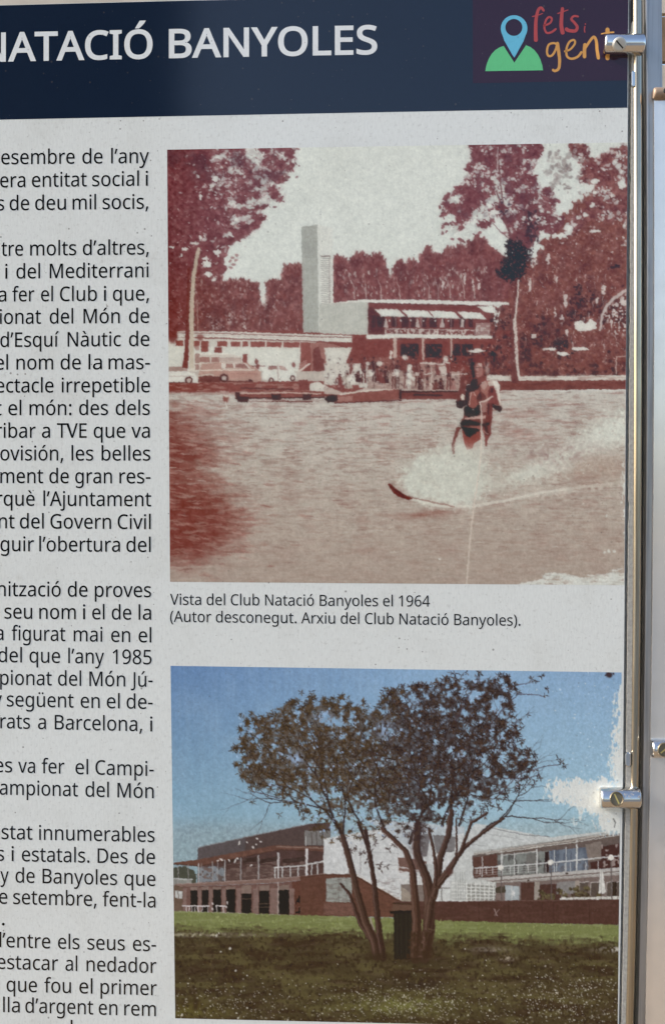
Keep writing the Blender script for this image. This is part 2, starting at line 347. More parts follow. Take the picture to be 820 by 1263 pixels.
    K.fill(H(225, 168, 365, 163, 722, 172, 722, 182, 360, 180, 226, 184), (204, 204, 197))
    K.line(H(340, 184, 720, 186), 1.4, (84, 42, 46), .7)
    # ground floor
    K.fill(H(228, 186, 720, 184, 720, 300, 228, 300), (122, 54, 52))
    for xa, xb, ya, yb in ((360, 430, 202, 250), (455, 520, 203, 255), (566, 592, 202, 250), (598, 640, 203, 250), (395, 425, 215, 260)):
        K.rect(380 + xa / 3.154, 360 + ya / 3.154, 380 + xb / 3.154, 360 + yb / 3.154, (48, 32, 40), .92)
        K.mix(K.region(H(xa, ya, xb, ya, xb, yb, xa, yb)) * sstep(.3, .6, n3), (110, 54, 54))
    for x, w in ((337, 4.4), (446, 2.6), (556, 2.4)): K.line(H(x, 184, x + 1, 262), w, (186, 164, 154), .95)
    bush = K.region([(606, 378), (634, 380), (634, 464), (575, 464), (575, 432), (606, 425)], 2)
    K.scatter(bush, 420, (1, 3), .65, (.8, 1.2), [(74, 38, 42), (60, 34, 40), (112, 54, 52), (128, 68, 64), (92, 46, 46)], (.5, .95))
    K.scatter(bush, 80, (.6, 1.3), .65, (.8, 1.2), [(176, 140, 132), (150, 100, 94)], (.4, .9))
    # low wing
    L = blow(200, 400, 4.1)
    K.fill(L(0, 98, 705, 98, 690, 285, 0, 285), (200, 199, 191))
    K.fill(L(30, 66, 780, 84, 780, 122, 700, 118, 30, 110), (196, 190, 182))
    for xa, xb in ((70, 108), (158, 190), (200, 236), (278, 330), (348, 396), (406, 436), (446, 520), (528, 604), (614, 696)):
        K.fill(L(xa, 82 + xa * .012, xb, 82 + xb * .012, xb, 108 + xb * .014, xa, 108 + xa * .014), (134, 66, 62))
    K.fill(L(75, 36, 240, 34, 820, 52, 960, 56, 960, 92, 820, 86, 240, 66, 75, 66), (200, 198, 190))
    K.line(L(75, 44, 240, 44, 820, 64, 960, 66), 1.5, (124, 78, 76), .85)
    K.line(L(170, 68, 820, 88), 1.6, (112, 56, 56), .7)
    K.line(L(80, 55, 240, 54, 820, 76), 1.0, (168, 140, 134), .5)
    K.rect(248, 421, 257, 434, (128, 62, 58)); K.rect(264.5, 428.5, 274, 435, (124, 60, 58))
    K.fill(L(408, 150, 432, 150, 432, 195, 408, 195), (128, 60, 58))
    K.fill(L(700, 92, 752, 92, 752, 200, 690, 255, 700, 180), (134, 68, 64))
    K.fill(L(752, 92, 820, 92, 900, 110, 900, 270, 752, 265), (150, 96, 90))
    K.fill(L(820, 118, 960, 118, 900, 260, 800, 270, 830, 190), (196, 192, 184))
    K.line(L(690, 240, 745, 200), 1.6, (214, 210, 202)); K.line(L(766, 180, 768, 275), 1.6, (210, 206, 198)); K.line(L(880, 180, 850, 270), 2.0, (206, 200, 192))
    for k in range(5): K.line(L(690, 245 - k * 10, 730, 215 - k * 8), .9, (190, 160, 152), .7)
    sh = K.region(L(760, 130, 790, 110, 810, 170, 830, 220, 800, 265, 750, 260, 765, 200), 1.5)
    K.mix(sstep(.4, .65, sh + .4 * n3), (112, 54, 54))
    # the trunk stands before the wing
    K.line([(236.8, 405), (236.6, 430), (237, 464)], 4.6, (188, 174, 156), 1, 5.4); K.line([(231.5, 400), (230.5, 432), (228.5, 452), (225, 464)], 4.4, (112, 50, 50), 1, 8)
    K.dab(213, 415, 6, 8, 0, (116, 54, 54), .9); K.dab(247, 416, 4.5, 4, 0, (124, 62, 60), .8); K.dab(243, 428, 3, 4, 0, (130, 70, 66), .6)
    # ---- cars along the shore
    W = (204, 203, 196)
    K.rect(206, 458, 400, 472, (178, 166, 158))
    def wheel(x, y, r=3.4, rim=True):
        K.dab(x, y, r, r, 0, (78, 38, 42), 1, .15)
        if rim: K.dab(x, y, r * .55, r * .55, 0, (200, 186, 178), .9, .3)
    K.fill(L(165, 160, 175, 150, 330, 148, 395, 162, 405, 195, 405, 230, 165, 232), (196, 186, 176))          # white van
    K.line(L(170, 150, 330, 150), 1.2, (214, 212, 204)); K.rect(241, 436, 246, 456, (120, 66, 62), .6)
    for xa, xb in ((190, 240), (250, 285), (296, 335), (342, 390)):
        K.fill(L(xa, 166, xb, 166, xb + 4, 192, xa, 192), (150, 104, 98) if xa < 290 else (196, 190, 182))
    K.line(L(165, 200, 400, 200), 1.2, (208, 202, 192)); K.rect(270, 441, 298, 446, (150, 112, 106), .5)
    K.fill(L(185, 250, 200, 200, 300, 192, 430, 194, 465, 215, 500, 240, 500, 290, 185, 295), (172, 132, 122))   # estate car
    K.fill(L(300, 195, 420, 196, 452, 222, 300, 226), (198, 190, 182)); K.fill(L(322, 200, 360, 200, 360, 222, 322, 222), (146, 100, 94)); K.fill(L(372, 200, 415, 200, 440, 222, 372, 222), (140, 92, 88))
    K.line(L(190, 232, 470, 230), 1.4, (206, 196, 184)); K.line(L(330, 250, 480, 250), .9, (122, 70, 66), .8); K.fill(L(190, 258, 310, 262, 312, 296, 180, 292), (104, 52, 52))
    K.line(L(180, 262, 240, 252, 310, 268, 300, 290), 1.5, (196, 184, 172), .85); K.rect(222, 454, 240, 458, (202, 196, 188), .6)
    K.fill(L(262, 238, 470, 236, 495, 262, 330, 272, 262, 262), (172, 124, 114), .7)
    wheel(276.5, 466.5, 5.5, True); K.rect(280, 470, 306, 474.5, (88, 42, 45)); wheel(309, 470, 3, False)
    K.fill(L(505, 255, 515, 225, 540, 205, 610, 204, 650, 232, 680, 245, 680, 280, 620, 290, 508, 280), W)        # small white car
    K.fill(L(540, 210, 580, 210, 582, 228, 535, 230), (140, 98, 94)); K.fill(L(592, 210, 612, 210, 638, 232, 592, 230), (168, 136, 130)); K.line(L(585, 205, 588, 285), .8, (150, 110, 106), .8); K.line(L(600, 190, 612, 188, 612, 215), 1, (196, 190, 182))
    wheel(334.5, 469, 3.6); wheel(361, 466.5, 3.6)
    K.fill(L(30, 240, 110, 236, 165, 248, 185, 275, 180, 300, 30, 296), (205, 203, 197))                          # car at the edge
    K.fill(L(34, 215, 95, 212, 112, 236, 34, 238), (150, 120, 114)); K.line(L(34, 213, 90, 211), 1, W); K.line(L(30, 262, 160, 262), 1, (170, 150, 142), .8); K.rect(208, 471.5, 228, 474.5, (92, 44, 46)); wheel(233, 469.5, 5)
    for x, y in ((316.5, 446), (318, 452), (362, 450)): K.dab(x, y, 2.2, 3.4, 0, (118, 58, 58), .95)
    K.dab(316, 443, 1, 1.2, 0, (140, 84, 80)); K.line(L(455, 212, 520, 210), 1.2, (112, 56, 56))
    # ---- quay, landing stage, strips of shore
    K.fill([(206, 473), (300, 471), (400, 470), (460, 470), (460, 484), (206, 487)], (124, 58, 56))
    K.mix(K.region([(206, 473), (400, 471), (400, 485), (206, 487)]) * sstep(.1, .6, K.noise(9, 1.6)) * .7, (160, 118, 110))
    K.fill([(600, 462), (640, 464), (774, 462.5), (774, 470), (600, 471)], (196, 190, 182))
    K.mix(K.region([(600, 462), (774, 461), (774, 470), (600, 471)]) * sstep(0, .5, K.noise(12, 1.5)) * .7, (158, 126, 118))
    K.fill([(606, 470), (774, 468.5), (774, 480), (606, 482)], (116, 56, 54)); K.mix(K.region([(606, 470), (774, 468.5), (774, 480), (606, 482)]) * sstep(.1, .6, K.noise(10, 2)) * .6, (90, 42, 44))
    for pts in ([(709, 428.5), (726, 428), (731, 431), (716, 432.5), (708, 431)], [(686, 434.5), (696, 434), (703, 437), (695, 439.5), (687, 437.5)], [(672, 430), (682, 428.5), (686, 431), (679, 432.8)]):
        K.fill([(x - 4 if y < 433 and x > 706 else x, y) for x, y in pts], (210, 208, 202))
    K.rect(669, 429.5, 684, 431.8, (212, 209, 203), .9)
    K.line([(759.5, 461), (759.5, 440), (771, 439)], 1.3, (186, 160, 152), .9)
    K.mix(K.region([(606, 440), (690, 440), (690, 463), (606, 464)], 2) * sstep(.0, .5, n3 * .8 + n5 * .4) * .8, (74, 36, 42))
    K.rect(655, 412, 661, 416.5, (205, 196, 190), .9)
    Z = blow(540, 310, 3.417)
    K.line(Z(330, 120, 328, 200, 318, 280, 322, 380, 322, 450, 325, 540), 4, (100, 46, 48), 1, 10)
    K.line(Z(338, 122, 334, 200, 326, 270, 322, 300), 1.8, (206, 200, 192), .95, 2.6)
    K.line(Z(322, 290, 328, 370, 330, 420, 332, 470, 342, 540), 4.2, (206, 198, 190), .95, 3)
    for _ in range(26):
        y = rng.uniform(350, 465)
        K.dab(635.5 + rng.uniform(-2, 2), y, 1, 1.3, 0, (150, 110, 104), .5)
    # ---- water
    wav = K.noise(18, 2.2) * .5 + K.noise(9, 1.5) * .5
    wav2 = K.noise(30, 4) * .6 + K.noise(12, 2.4) * .5
    wm = sstep(481.5, 484, Y + .8 * n8) * np.where(X < 460, sstep(482, 487, Y), 1)
    t = np.clip((Y - 482) / 238, 0, 1)[..., None]
    base = np.array((178, 168, 162.)) * (1 - t) + np.array((163, 146, 137.)) * t
    base = base + (np.clip(1 - t * 1.6, 0, 1)) * np.array((6, 10, 10.))
    K.a = K.a * (1 - wm[..., None]) + base * wm[..., None]
    K.mix(wm * sstep(.05, .75, wav) * (.6 - .3 * t[..., 0]), (146, 116, 109))
    K.mix(wm * sstep(.1, .8, -wav) * (.36 - .2 * t[..., 0]), (192, 188, 180))
    K.mix(wm * sstep(.2, .9, n20 + .5 * wav2) * .25, (150, 124, 118))
    K.mix(wm * sstep(.35, .8, K.noise(26, 2.6) + .2 * wav) * sstep(600, 500, Y) * .45, (146, 92, 88))
    rl = K.noise(11, 1.5) * .6 + K.noise(5, 1.1) * .5
    K.mix(wm * sstep(.25, .6, rl) * sstep(740, 540, Y) * .5, (134, 106, 102)); K.mix(wm * sstep(.3, .65, -rl) * sstep(740, 540, Y) * .42, (200, 195, 189))
    K.mix(wm * sstep(.2, .6, rl) * sstep(560, 700, Y) * .22, (140, 116, 106))
    refl = np.exp(-((X - 206) / 62) ** 2) * sstep(480, 520, Y) * sstep(735, 655, Y) + np.exp(-((X - 250) / 62) ** 2 - ((Y - 645) / 42) ** 2) * .95 + np.exp(-((X - 225) / 55) ** 2 - ((Y - 560) / 22) ** 2) * .4
    K.mix(wm * sstep(.1, .9, refl + .3 * wav2) * .55, (142, 98, 92))
    rip = K.noise(9, 2.6) * .55 + wav2 * .5 + n3 * .2
    K.mix(wm * sstep(.3, 1.1, refl + .42 * rip) * .85, (128, 74, 71))
    K.mix(wm * sstep(.75, 1.35, refl + .45 * rip + .1 * n20) * .75, (116, 54, 54))
    K.scatter(np.clip(refl, 0, 1) * sstep(-.3, .3, wav2) * wm, 700, (3, 9), .14, (.12, .1), [(150, 104, 98), (168, 134, 126), (134, 82, 78)], (.2, .6))
    K.scatter(wm * sstep(0, .5, n20) * sstep(720, 500, Y), 900, (2.5, 8), .13, (.02, .06), [(146, 116, 110), (158, 132, 124), (134, 96, 92)], (.25, .6))
    K.scatter(wm * sstep(720, 500, Y), 700, (2, 7), .13, (.02, .06), [(194, 190, 182), (186, 180, 171)], (.2, .5))
    K.mix(wm * np.exp(-((X - 640) / 20) ** 2 - ((Y - 535) / 7) ** 2) * (.5 + .6 * wav), (146, 92, 88)); K.mix(wm * np.exp(-((X - 650) / 22) ** 2 - ((Y - 512) / 8) ** 2) * (.4 + .5 * wav), (146, 100, 95))
    K.mix(wm * np.exp(-((X - 700) / 55) ** 2 - ((Y - 580) / 16) ** 2) * .35, (150, 116, 108))
    # landing stage and the moored boat
    K.fill(L(365, 352, 700, 335, 900, 340, 900, 365, 372, 374), (126, 62, 60)); K.line(L(380, 350, 640, 345, 800, 352), 1.6, (190, 164, 154)); K.line(L(440, 388, 760, 392), 1.6, (100, 46, 48)); K.line(L(372, 374, 820, 370), 1.8, (70, 36, 42))
    for xa, xb, y in ((378, 440, 388), (552, 602, 376), (708, 756, 376), (368, 395, 366)): K.fill(L(xa, y - 22, xb, y - 22, xb - 4, y + 8, xa + 6, y + 6), (64, 34, 40))
    K.line(L(440, 386, 552, 386), 1.6, (196, 190, 182), .8)
    K.fill(L(690, 282, 735, 278, 745, 330, 690, 335), (116, 54, 54)); K.fill(L(745, 300, 790, 290, 840, 320, 830, 340, 745, 335), (196, 190, 182)); K.line(L(400, 322, 660, 330), 1.6, (72, 36, 42), .8)
    K.dab(278.5, 492, 3.6, 4.2, 0, (128, 66, 62)); K.dab(279, 488.6, 2.8, 1.8, 0, (204, 192, 180)); K.line([(278, 496), (280, 502)], 2, (206, 204, 198), .7)
    C = blow(400, 420, 4.556)
    K.fill(C(0, 250, 120, 300, 330, 240, 760, 240, 760, 300, 420, 330, 0, 300), (176, 158, 150))
    K.fill(C(420, 282, 760, 284, 760, 330, 420, 330), (116, 54, 54)); K.line(C(425, 290, 770, 286), 2, (62, 34, 40)); K.line(C(500, 305, 660, 308), 2.2, (60, 32, 38)); K.line(C(520, 270, 740, 278), 1.4, (206, 200, 192))
    K.fill(C(20, 310, 100, 300, 420, 268, 426, 330, 250, 345, 60, 352), (132, 70, 67)); K.line(C(90, 302, 250, 282, 420, 268), 1.8, (204, 196, 186)); K.fill(C(0, 330, 20, 308, 75, 306, 72, 345, 20, 350), (52, 34, 40)); K.fill(C(75, 320, 160, 312, 160, 338, 75, 342), (168, 120, 112), .7)
    K.line(C(60, 352, 430, 335), 1.5, (84, 40, 44)); K.rect(492, 479, 495, 492, (58, 34, 40)); K.fill(C(190, 240, 260, 232, 310, 252, 300, 266, 195, 268), (188, 184, 176))
    K.fill(C(0, 130, 260, 130, 250, 250, 0, 250), (190, 182, 174)); K.fill(C(240, 165, 760, 175, 760, 282, 240, 270), (158, 128, 121)); K.fill(C(250, 95, 420, 95, 420, 168, 250, 168), (132, 74, 70)); K.fill(C(540, 120, 690, 125, 690, 180, 540, 178), (160, 124, 116), .8)
    K.line(C(0, 200, 260, 196), 1.6, (206, 203, 196), .9); K.line(C(540, 126, 690, 132), 1.3, (206, 198, 190), .9)
    K.mix(K.region(C(230, 160, 770, 170, 770, 280, 230, 270)) * sstep(.1, .5, n3 * .7 + n5 * .5) * .4, (190, 178, 170))
    # people on the jetty: x, head y, foot y, tone, width
    folk = [(225, 95, 235, MAR, 30), (275, 90, 235, DRK, 26), (150, 105, 190, MAR, 16), (385, 98, 268, MAR, 24), (410, 110, 268, DRK, 20), (452, 95, 268, (120, 58, 58), 24), (478, 128, 275, W, 18), (515, 98, 265, MAR, 30),
            (548, 165, 275, MAR, 20), (582, 140, 275, (132, 70, 68), 18), (635, 95, 195, MAR, 16), (690, 98, 275, (120, 54, 54), 28), (345, 150, 240, DRK, 22), (320, 170, 240, MAR, 24), (625, 225, 275, MAR, 30), (655, 215, 275, DRK, 20),
            (780, 195, 300, MAR, 26), (85, 190, 280, MAR, 26), (130, 180, 270, (176, 160, 150), 34), (190, 175, 235, DRK, 28), (300, 150, 230, MAR, 20), (720, 215, 275, (150, 100, 96), 22), (535, 210, 275, DRK, 18)]
    for x, yh, yf, col, w in folk:
        hgt = yf - yh; lean = rng.uniform(-.05, .05) * hgt; w *= 1.12; col = np.array(col) * rng.uniform(.86, 1.06)
        sh_, hip = yh + hgt * .17, yh + hgt * .52
        K.fill(C(x - w * .5, sh_ + 3, x - w * .2, sh_ - 3, x + w * .2, sh_ - 3, x + w * .5, sh_ + 3, x + w * .36 + lean, hip, x + w * .3 + lean, hip + hgt * .08, x - w * .3 + lean, hip + hgt * .08, x - w * .36 + lean, hip), col)
        if hgt > 100:
            for q in (-1, 1): K.line(C(x + q * w * .22 + lean, hip, x + q * w * (.2 + .1 * rng.random()) + lean, yf), w * .34 / 4.556, col * .95, 1, w * .22 / 4.556)
            K.fill(C(x - w * .36 + lean, hip - 8, x + w * .36 + lean, hip - 8, x + w * .34 + lean, hip + 14, x - w * .34 + lean, hip + 14), (200, 188, 180) if rng.random() < .4 else (72, 38, 44), .9)
        else: K.fill(C(x - w * .4, hip, x + w * .5, hip, x + w * .8, yf, x - w * .5, yf), col)
        for q in (-1, 1): K.line(C(x + q * w * .5, sh_ + 6, x + q * w * (.62 + .2 * rng.random()), sh_ + hgt * .18, x + q * w * rng.uniform(.2, .7), sh_ + hgt * .32), w * .2 / 4.556, col * .92, .95)
        K.line(C(x + w * .3, sh_ + 4, x + w * .28 + lean, hip), .8, (176, 126, 118), .6)
        K.dab(400 + x / 4.556, 420 + (yh + hgt * .07) / 4.556, 1.8, 2.3, 0, (112, 58, 58), 1, .25); K.dab(400 + x / 4.556, 420 + (yh + hgt * .03) / 4.556, 1.8, 1.2, 0, (66, 36, 42), .9, .25)
    for x, y, r in ((452, 96, 3), (680, 105, 3.2), (245, 130, 2), (262, 180, 3.2), (375, 70, 1.8), (373, 95, 1.8), (310, 130, 3), (405, 178, 3.4), (478, 150, 3.2), (478, 200, 3.2), (472, 235, 3.4), (150, 225, 4.6), (205, 180, 2), (500, 215, 2)):
        K.dab(400 + x / 4.556, 420 + y / 4.556, r, r * 1.2, rng.uniform(0, 3), (206, 202, 194), .92)
    for xa, ya, xb, yb, w in ((150, 200, 175, 150, 3), (540, 128, 680, 135, 1.3), (560, 190, 600, 185, 1.4), (715, 190, 800, 188, 1.3), (372, 60, 372, 95, 2.4), (700, 125, 670, 122, 2), (600, 150, 600, 275, .9), (120, 130, 90, 165, 1)):
        K.line(C(xa, ya, xb, yb), w, (204, 196, 188), .85)
    K.fill(C(640, 150, 680, 140, 690, 190, 660, 200), (196, 184, 176), .9)
    blob = K.region(C(0, 90, 800, 90, 780, 275, 0, 275), 3)
    K.mix(blob * sstep(.46, .75, n2 * .9 + n3 * .3) * .35, (198, 188, 180)); K.mix(blob * sstep(.42, .72, -n2 * .9 + n3 * .4) * .45, (70, 36, 42))
    for x, y, rx, ry in ((560, 440, 7, 9), (606, 438, 9, 8), (572, 430, 4, 6), (583, 447, 5, 5), (616, 430, 6, 7)): ink_spot(x, y, rx, ry, (48, 36, 43))
    # ---- wake and spray
    fan = K.region([(490, 598), (500, 575), (525, 558), (560, 550), (592, 548), (604, 600), (585, 624), (540, 622), (505, 612)], 14)
    S_ = sstep(.2, .8, fan * 1.1 + .12 * n2 + .16 * n5)
    K.mix(S_ * .85, (194, 198, 190))
    K.mix(S_ * sstep(-.1, .8, n5 * .6 + n3 * .4) * .5, (205, 209, 201)); K.mix(S_ * sstep(.1, .9, -n5 * .6 + n8 * .5) * .35, (170, 160, 150)); K.mix(S_ * sstep(.4, .8, n2) * .4, (209, 212, 205))
    mid_ = 604 - (X - 600) * .40 - np.maximum(X - 690, 0) * .10
    wdt = 7 + np.maximum(X - 600, 0) * .17
    sp = sstep(585, 650, X) * np.exp(-((Y - mid_) / wdt) ** 2)
    K.mix(sstep(.1, .95, sp + .28 * n5 + .2 * n3) * sp ** .5 * .75, (190, 190, 182))
    K.mix(sstep(.45, .95, sp * .9 + .3 * n3 + .25 * n2) * sp ** .3 * .7, (206, 209, 202))
    K.scatter(sp * sstep(-.1, .4, n5), 420, (.5, 1.6), .7, (-.4, .6), [(208, 211, 205), (198, 199, 191), (178, 166, 158)], (.4, .9))
    sp2 = np.exp(-((X - 632) / 62) ** 2 - ((Y - 582) / 26) ** 2)
    K.mix(sp2 * (.45 + .35 * n5 + .2 * n2), (186, 184, 175))
    K.mix(np.exp(-((X - 690) / 60) ** 2 - ((Y - 560) / 14) ** 2) * (.3 + .5 * n3 + .3 * n5), (144, 112, 112))
    K.mix(np.exp(-((X - 740) / 40) ** 2 - ((Y - 575) / 18) ** 2) * .3, (160, 128, 112))
    K.line([(586, 624), (625, 617), (665, 608), (700, 603)], 3.4, (203, 200, 192), .75, 3); K.line([(690, 604), (730, 599), (772, 594)], 3, (190, 180, 170), .55, 4)
    K.mix(np.exp(-((Y - (612 - (X - 650) * .12)) / 6) ** 2) * sstep(600, 660, X) * (.3 + .5 * n3), (196, 190, 181))
    K.line([(505, 615), (540, 624), (585, 625)], 3, (206, 206, 198), .85, 3)
    K.mix(np.exp(-((X - 530) / 38) ** 2 - ((Y - 634 + (X - 530) * .11) / 4.5) ** 2) * (.6 + .4 * wav), (132, 80, 74))
    # ---- the ski, the rope, the skier
    K.fill([(478, 597), (481, 596), (489, 603), (501, 611), (509, 615), (504, 617), (493, 614), (483, 606)], (98, 38, 42)); K.line([(481, 600), (500, 613)], 1.4, (58, 28, 34), .8); K.line([(500, 612), (560, 625)], 1.6, (120, 66, 62), .6)
    s = blow(540, 415, 8.2)
    P = lambda v, col, a=1.0: K.fill(s(*v), col, a)
    FL, SH = (106, 50, 51), (54, 34, 40)
    K.line(s(155, 1180, 150, 1110, 175, 1010, 205, 930), 3, FL, .95, 4.5)                                        # far thigh
    P((240, 920, 440, 930, 425, 1040, 360, 1090, 345, 1130, 290, 1135, 265, 1080, 250, 1010), (134, 60, 58))
    P((440, 930, 540, 880, 535, 980, 500, 1060, 490, 1110, 470, 1100, 470, 1010), (118, 54, 56))
    P((235, 920, 215, 960, 170, 1040, 150, 1110, 140, 1110, 160, 1020, 200, 930), FL)
    P((275, 1120, 345, 1110, 330, 1140, 290, 1150), (150, 84, 80), .6)
    P((262, 560, 330, 500, 420, 470, 545, 560, 550, 780, 540, 880, 440, 940, 250, 930, 225, 870, 262, 800), FL)       # trunk
    P((280, 500, 350, 480, 345, 540, 320, 640, 330, 720, 270, 720, 275, 600), SH)
    P((275, 690, 420, 690, 425, 790, 350, 830, 270, 800, 262, 740), (44, 38, 44))
    P((420, 480, 520, 440, 560, 520, 530, 640, 500, 660, 480, 600, 440, 560), (152, 92, 86)); P((380, 560, 430, 560, 440, 640, 385, 640), (70, 38, 42), .9)
    P((440, 670, 500, 650, 500, 760, 450, 770), (160, 112, 106), .8); P((500, 650, 550, 700, 545, 850, 480, 850, 490, 740), (112, 50, 52)); P((500, 680, 520, 670, 512, 790, 498, 800), (64, 34, 40), .8)
    P((265, 822, 480, 798, 480, 830, 270, 838), (190, 150, 142), .95)
    P((225, 870, 260, 838, 330, 845, 440, 880, 520, 870, 510, 905, 330, 905, 225, 905), (42, 36, 42)); P((240, 920, 300, 915, 430, 905, 430, 935, 260, 935), (150, 84, 80)); P((225, 905, 330, 925, 430, 938, 400, 965, 345, 1005, 325, 1028, 280, 1010, 260, 960, 235, 930), (38, 35, 42)); P((445, 880, 500, 870, 515, 1000, 480, 1000, 470, 940), (62, 34, 40), .85)
    K.line(s(450, 950, 500, 985), 1.6, (180, 130, 124), .6)
    P((245, 390, 280, 400, 290, 430, 340, 440, 345, 480, 290, 490, 270, 540, 262, 640, 225, 650, 190, 650, 205, 560, 225, 440), FL)   # arm on the left
    P((180, 650, 260, 640, 330, 650, 330, 700, 270, 700, 250, 725, 190, 725), (52, 33, 40)); P((225, 600, 250, 582, 270, 600, 262, 640, 232, 640), (206, 196, 184)); K.line(s(182, 720, 240, 732, 290, 700), 1.0, (190, 176, 168), .7)
    P((350, 530, 390, 510, 420, 560, 390, 620, 395, 700, 360, 730, 310, 710, 315, 620, 320, 570), (140, 72, 68)); K.line(s(345, 560, 322, 610, 318, 690), 1.0, (206, 170, 160), .9); K.line(s(360, 560, 372, 600), 1.2, (210, 180, 170), .8); K.line(s(345, 740, 358, 745), 1, (196, 180, 174), .8)
    P((500, 460, 545, 445, 600, 450, 622, 500, 620, 600, 640, 690, 610, 690, 560, 660, 520, 640, 530, 540), (186, 166, 156))      # shoulder and arm on the right
    P((520, 500, 565, 500, 600, 620, 625, 690, 560, 690, 500, 660, 500, 600), (118, 52, 54)); P((530, 520, 555, 520, 555, 560, 535, 570), (62, 34, 40), .85); K.line(s(590, 470, 612, 520, 612, 600, 628, 660), 2.2, (208, 200, 190), .95)
    P((545, 680, 620, 690, 650, 720, 630, 765, 580, 745, 545, 715), (52, 33, 40)); K.line(s(570, 690, 640, 700, 645, 740), 1.2, (160, 110, 104), .7)
    P((545, 450, 600, 452, 620, 500, 622, 590, 606, 600, 590, 520, 560, 490), (206, 200, 192)); P((440, 470, 480, 452, 500, 480, 470, 540, 440, 530), (172, 134, 126)); P((270, 440, 300, 450, 290, 480, 270, 476), (160, 104, 98), .8)
    P((340, 430, 420, 420, 440, 470, 400, 540, 340, 560, 310, 540), (52, 34, 40)); P((400, 430, 440, 400, 440, 460, 400, 500), (118, 56, 56))          # neck
    P((335, 270, 375, 250, 440, 270, 455, 330, 445, 400, 410, 430, 370, 425, 340, 350), (120, 58, 58)); P((330, 260, 370, 250, 365, 330, 378, 400, 355, 430, 335, 350), (44, 34, 40))  # head
    P((385, 275, 436, 272, 448, 330, 438, 398, 408, 418, 384, 400, 392, 350, 376, 320), (152, 98, 92)); P((392, 300, 404, 300, 408, 348, 396, 352), (186, 146, 138), .8)
    P((340, 200, 400, 180, 460, 190, 475, 235, 440, 265, 370, 255, 330, 260, 325, 230), (112, 48, 48)); P((325, 225, 355, 215, 350, 280, 330, 300), SH, .9)
    P((405, 268, 440, 270, 440, 310, 415, 300), (186, 160, 152)); P((375, 300, 388, 310, 392, 350, 378, 340), (168, 120, 114)); P((385, 375, 410, 368, 408, 405, 385, 405), (176, 116, 110)); K.line(s(380, 312, 425, 318), 1.0, (60, 34, 40), .8); K.line(s(388, 392, 408, 390), .9, (88, 40, 44), .9); P((440, 320, 452, 330, 445, 390, 430, 400), (160, 100, 94), .7)
    K.fill(s(290, 145, 350, 140, 385, 122, 420, 122, 440, 138, 478, 140, 430, 160, 380, 165, 330, 160), (208, 206, 200)); K.mix(K.region(s(470, 260, 510, 260, 510, 380, 480, 380), 1) * .6, (196, 180, 172)); K.dab(599, 448, 1.3, 4, 0, (72, 36, 42), .9)
    K.line(s(425, 665, 480, 650, 525, 620, 545, 605), 2.2, (204, 186, 176), .95); K.line(s(430, 668, 440, 800, 437, 1000, 430, 1200) + [(589.5, 590), (584, 625)], 1.7, (204, 188, 178), .92)
    K.line([(584.5, 622), (580, 660), (575, 721)], 2.3, (196, 184, 174), .8)
    K.mix(np.exp(-((X - 566) / 26) ** 2 - ((Y - 556) / 8) ** 2) * .75 * (.8 + .4 * n2), (186, 184, 175))
    # ---- the worn edges: ink gone, paper shows
    PAPER = (203, 207, 205)
    edge = np.clip(1 - (773 - (Y - 180) * .006 - X) / 9, 0, 1)
    K.mix(sstep(.8, .95, edge * sstep(500, 620, Y) * .62 + .5 * n3 * edge + .3 * n8 * edge), PAPER)
    b1 = K.region([(664, 713), (672, 705), (690, 707), (715, 709), (745, 705), (764, 700), (774, 706), (774, 728), (630, 728), (640, 719)], 3)
    K.mix(sstep(.5, .85, b1 + .4 * K.noise(10, 2) + .15 * n2 - .1) * .9, PAPER)
    K.mix(b1 * sstep(.2, .5, K.noise(8, 1.6) + .2 * n2) * .5, (172, 168, 160))
    K.mix(.8 * sstep(.5, .7, np.exp(-((X - 769) / 6) ** 2 - ((Y - 590) / 40) ** 2) * .7 + .4 * K.noise(1.6, 5)) * sstep(760, 768, X), PAPER)
    for x, y, r in ((748, 636, 1.6), (542, 690, 1.6), (750, 680, 2), (757, 680, 2), (745, 681, 1.4), (766, 620, 1.5), (762, 205, 4), (757, 201, 3), (766, 212, 2.6), (768, 224, 3)):
        K.dab(x, y, r, r * .8, rng.uniform(0, 3), PAPER, .9)
    K.mix(sstep(.5, .8, np.exp(-((X - 768) / 5) ** 2) * .45 + .55 * n3) * sstep(240, 200, Y) * .8, PAPER)
    fol = sstep(60, 130, K.a[..., 0]) * sstep(150, 120, K.a[..., 0]) * sstep(468, 462, Y) * (1 - K.region([(372, 276), (412, 276), (412, 370), (610, 372), (610, 470), (206, 470), (206, 408), (372, 408)]))
    K.mix(fol * sstep(-.2, .9, n3 * .5 + n5 * .45 + n2 * .3) * .5, (158, 108, 108)); K.mix(fol * sstep(.1, .9, -n3 * .5 - n8 * .6) * .4, (92, 46, 50))
    # soft enlargement of a small old slide: glow, grain
    B = np.stack([box_blur(K.a[..., k], 3) for k in range(3)], -1)
    K.a = K.a * .74 + B * .26
    K.a = K.a + (K.noise(2.2) * 5 + K.noise(4, 3) * 4 + K.noise(11, 8) * 3.5)[..., None] * np.array((1.0, .95, .9))
    # screen grain of the print
    g = rng.normal(0, 1, (K.h, K.w)) * .018 + K.noise(1.2, 4) * .016 + n2 * .012
    K.a = K.a * (1 + g[..., None])
    K.a = K.a * .84 + K.a.mean(-1, keepdims=True) * .16 + 9 * (1 - K.a / 255)
    K.a = K.a * np.array((1.0, 1.003, .982))
    # small dark specks of dirt
    for _ in range(150):
        x = rng.uniform(206, 772); y = rng.uniform(182, 720)
        K.dab(x, y, rng.uniform(.35, .8), rng.uniform(.3, .6), rng.uniform(0, 3), (92, 84, 82), rng.uniform(.3, .7))
    return K
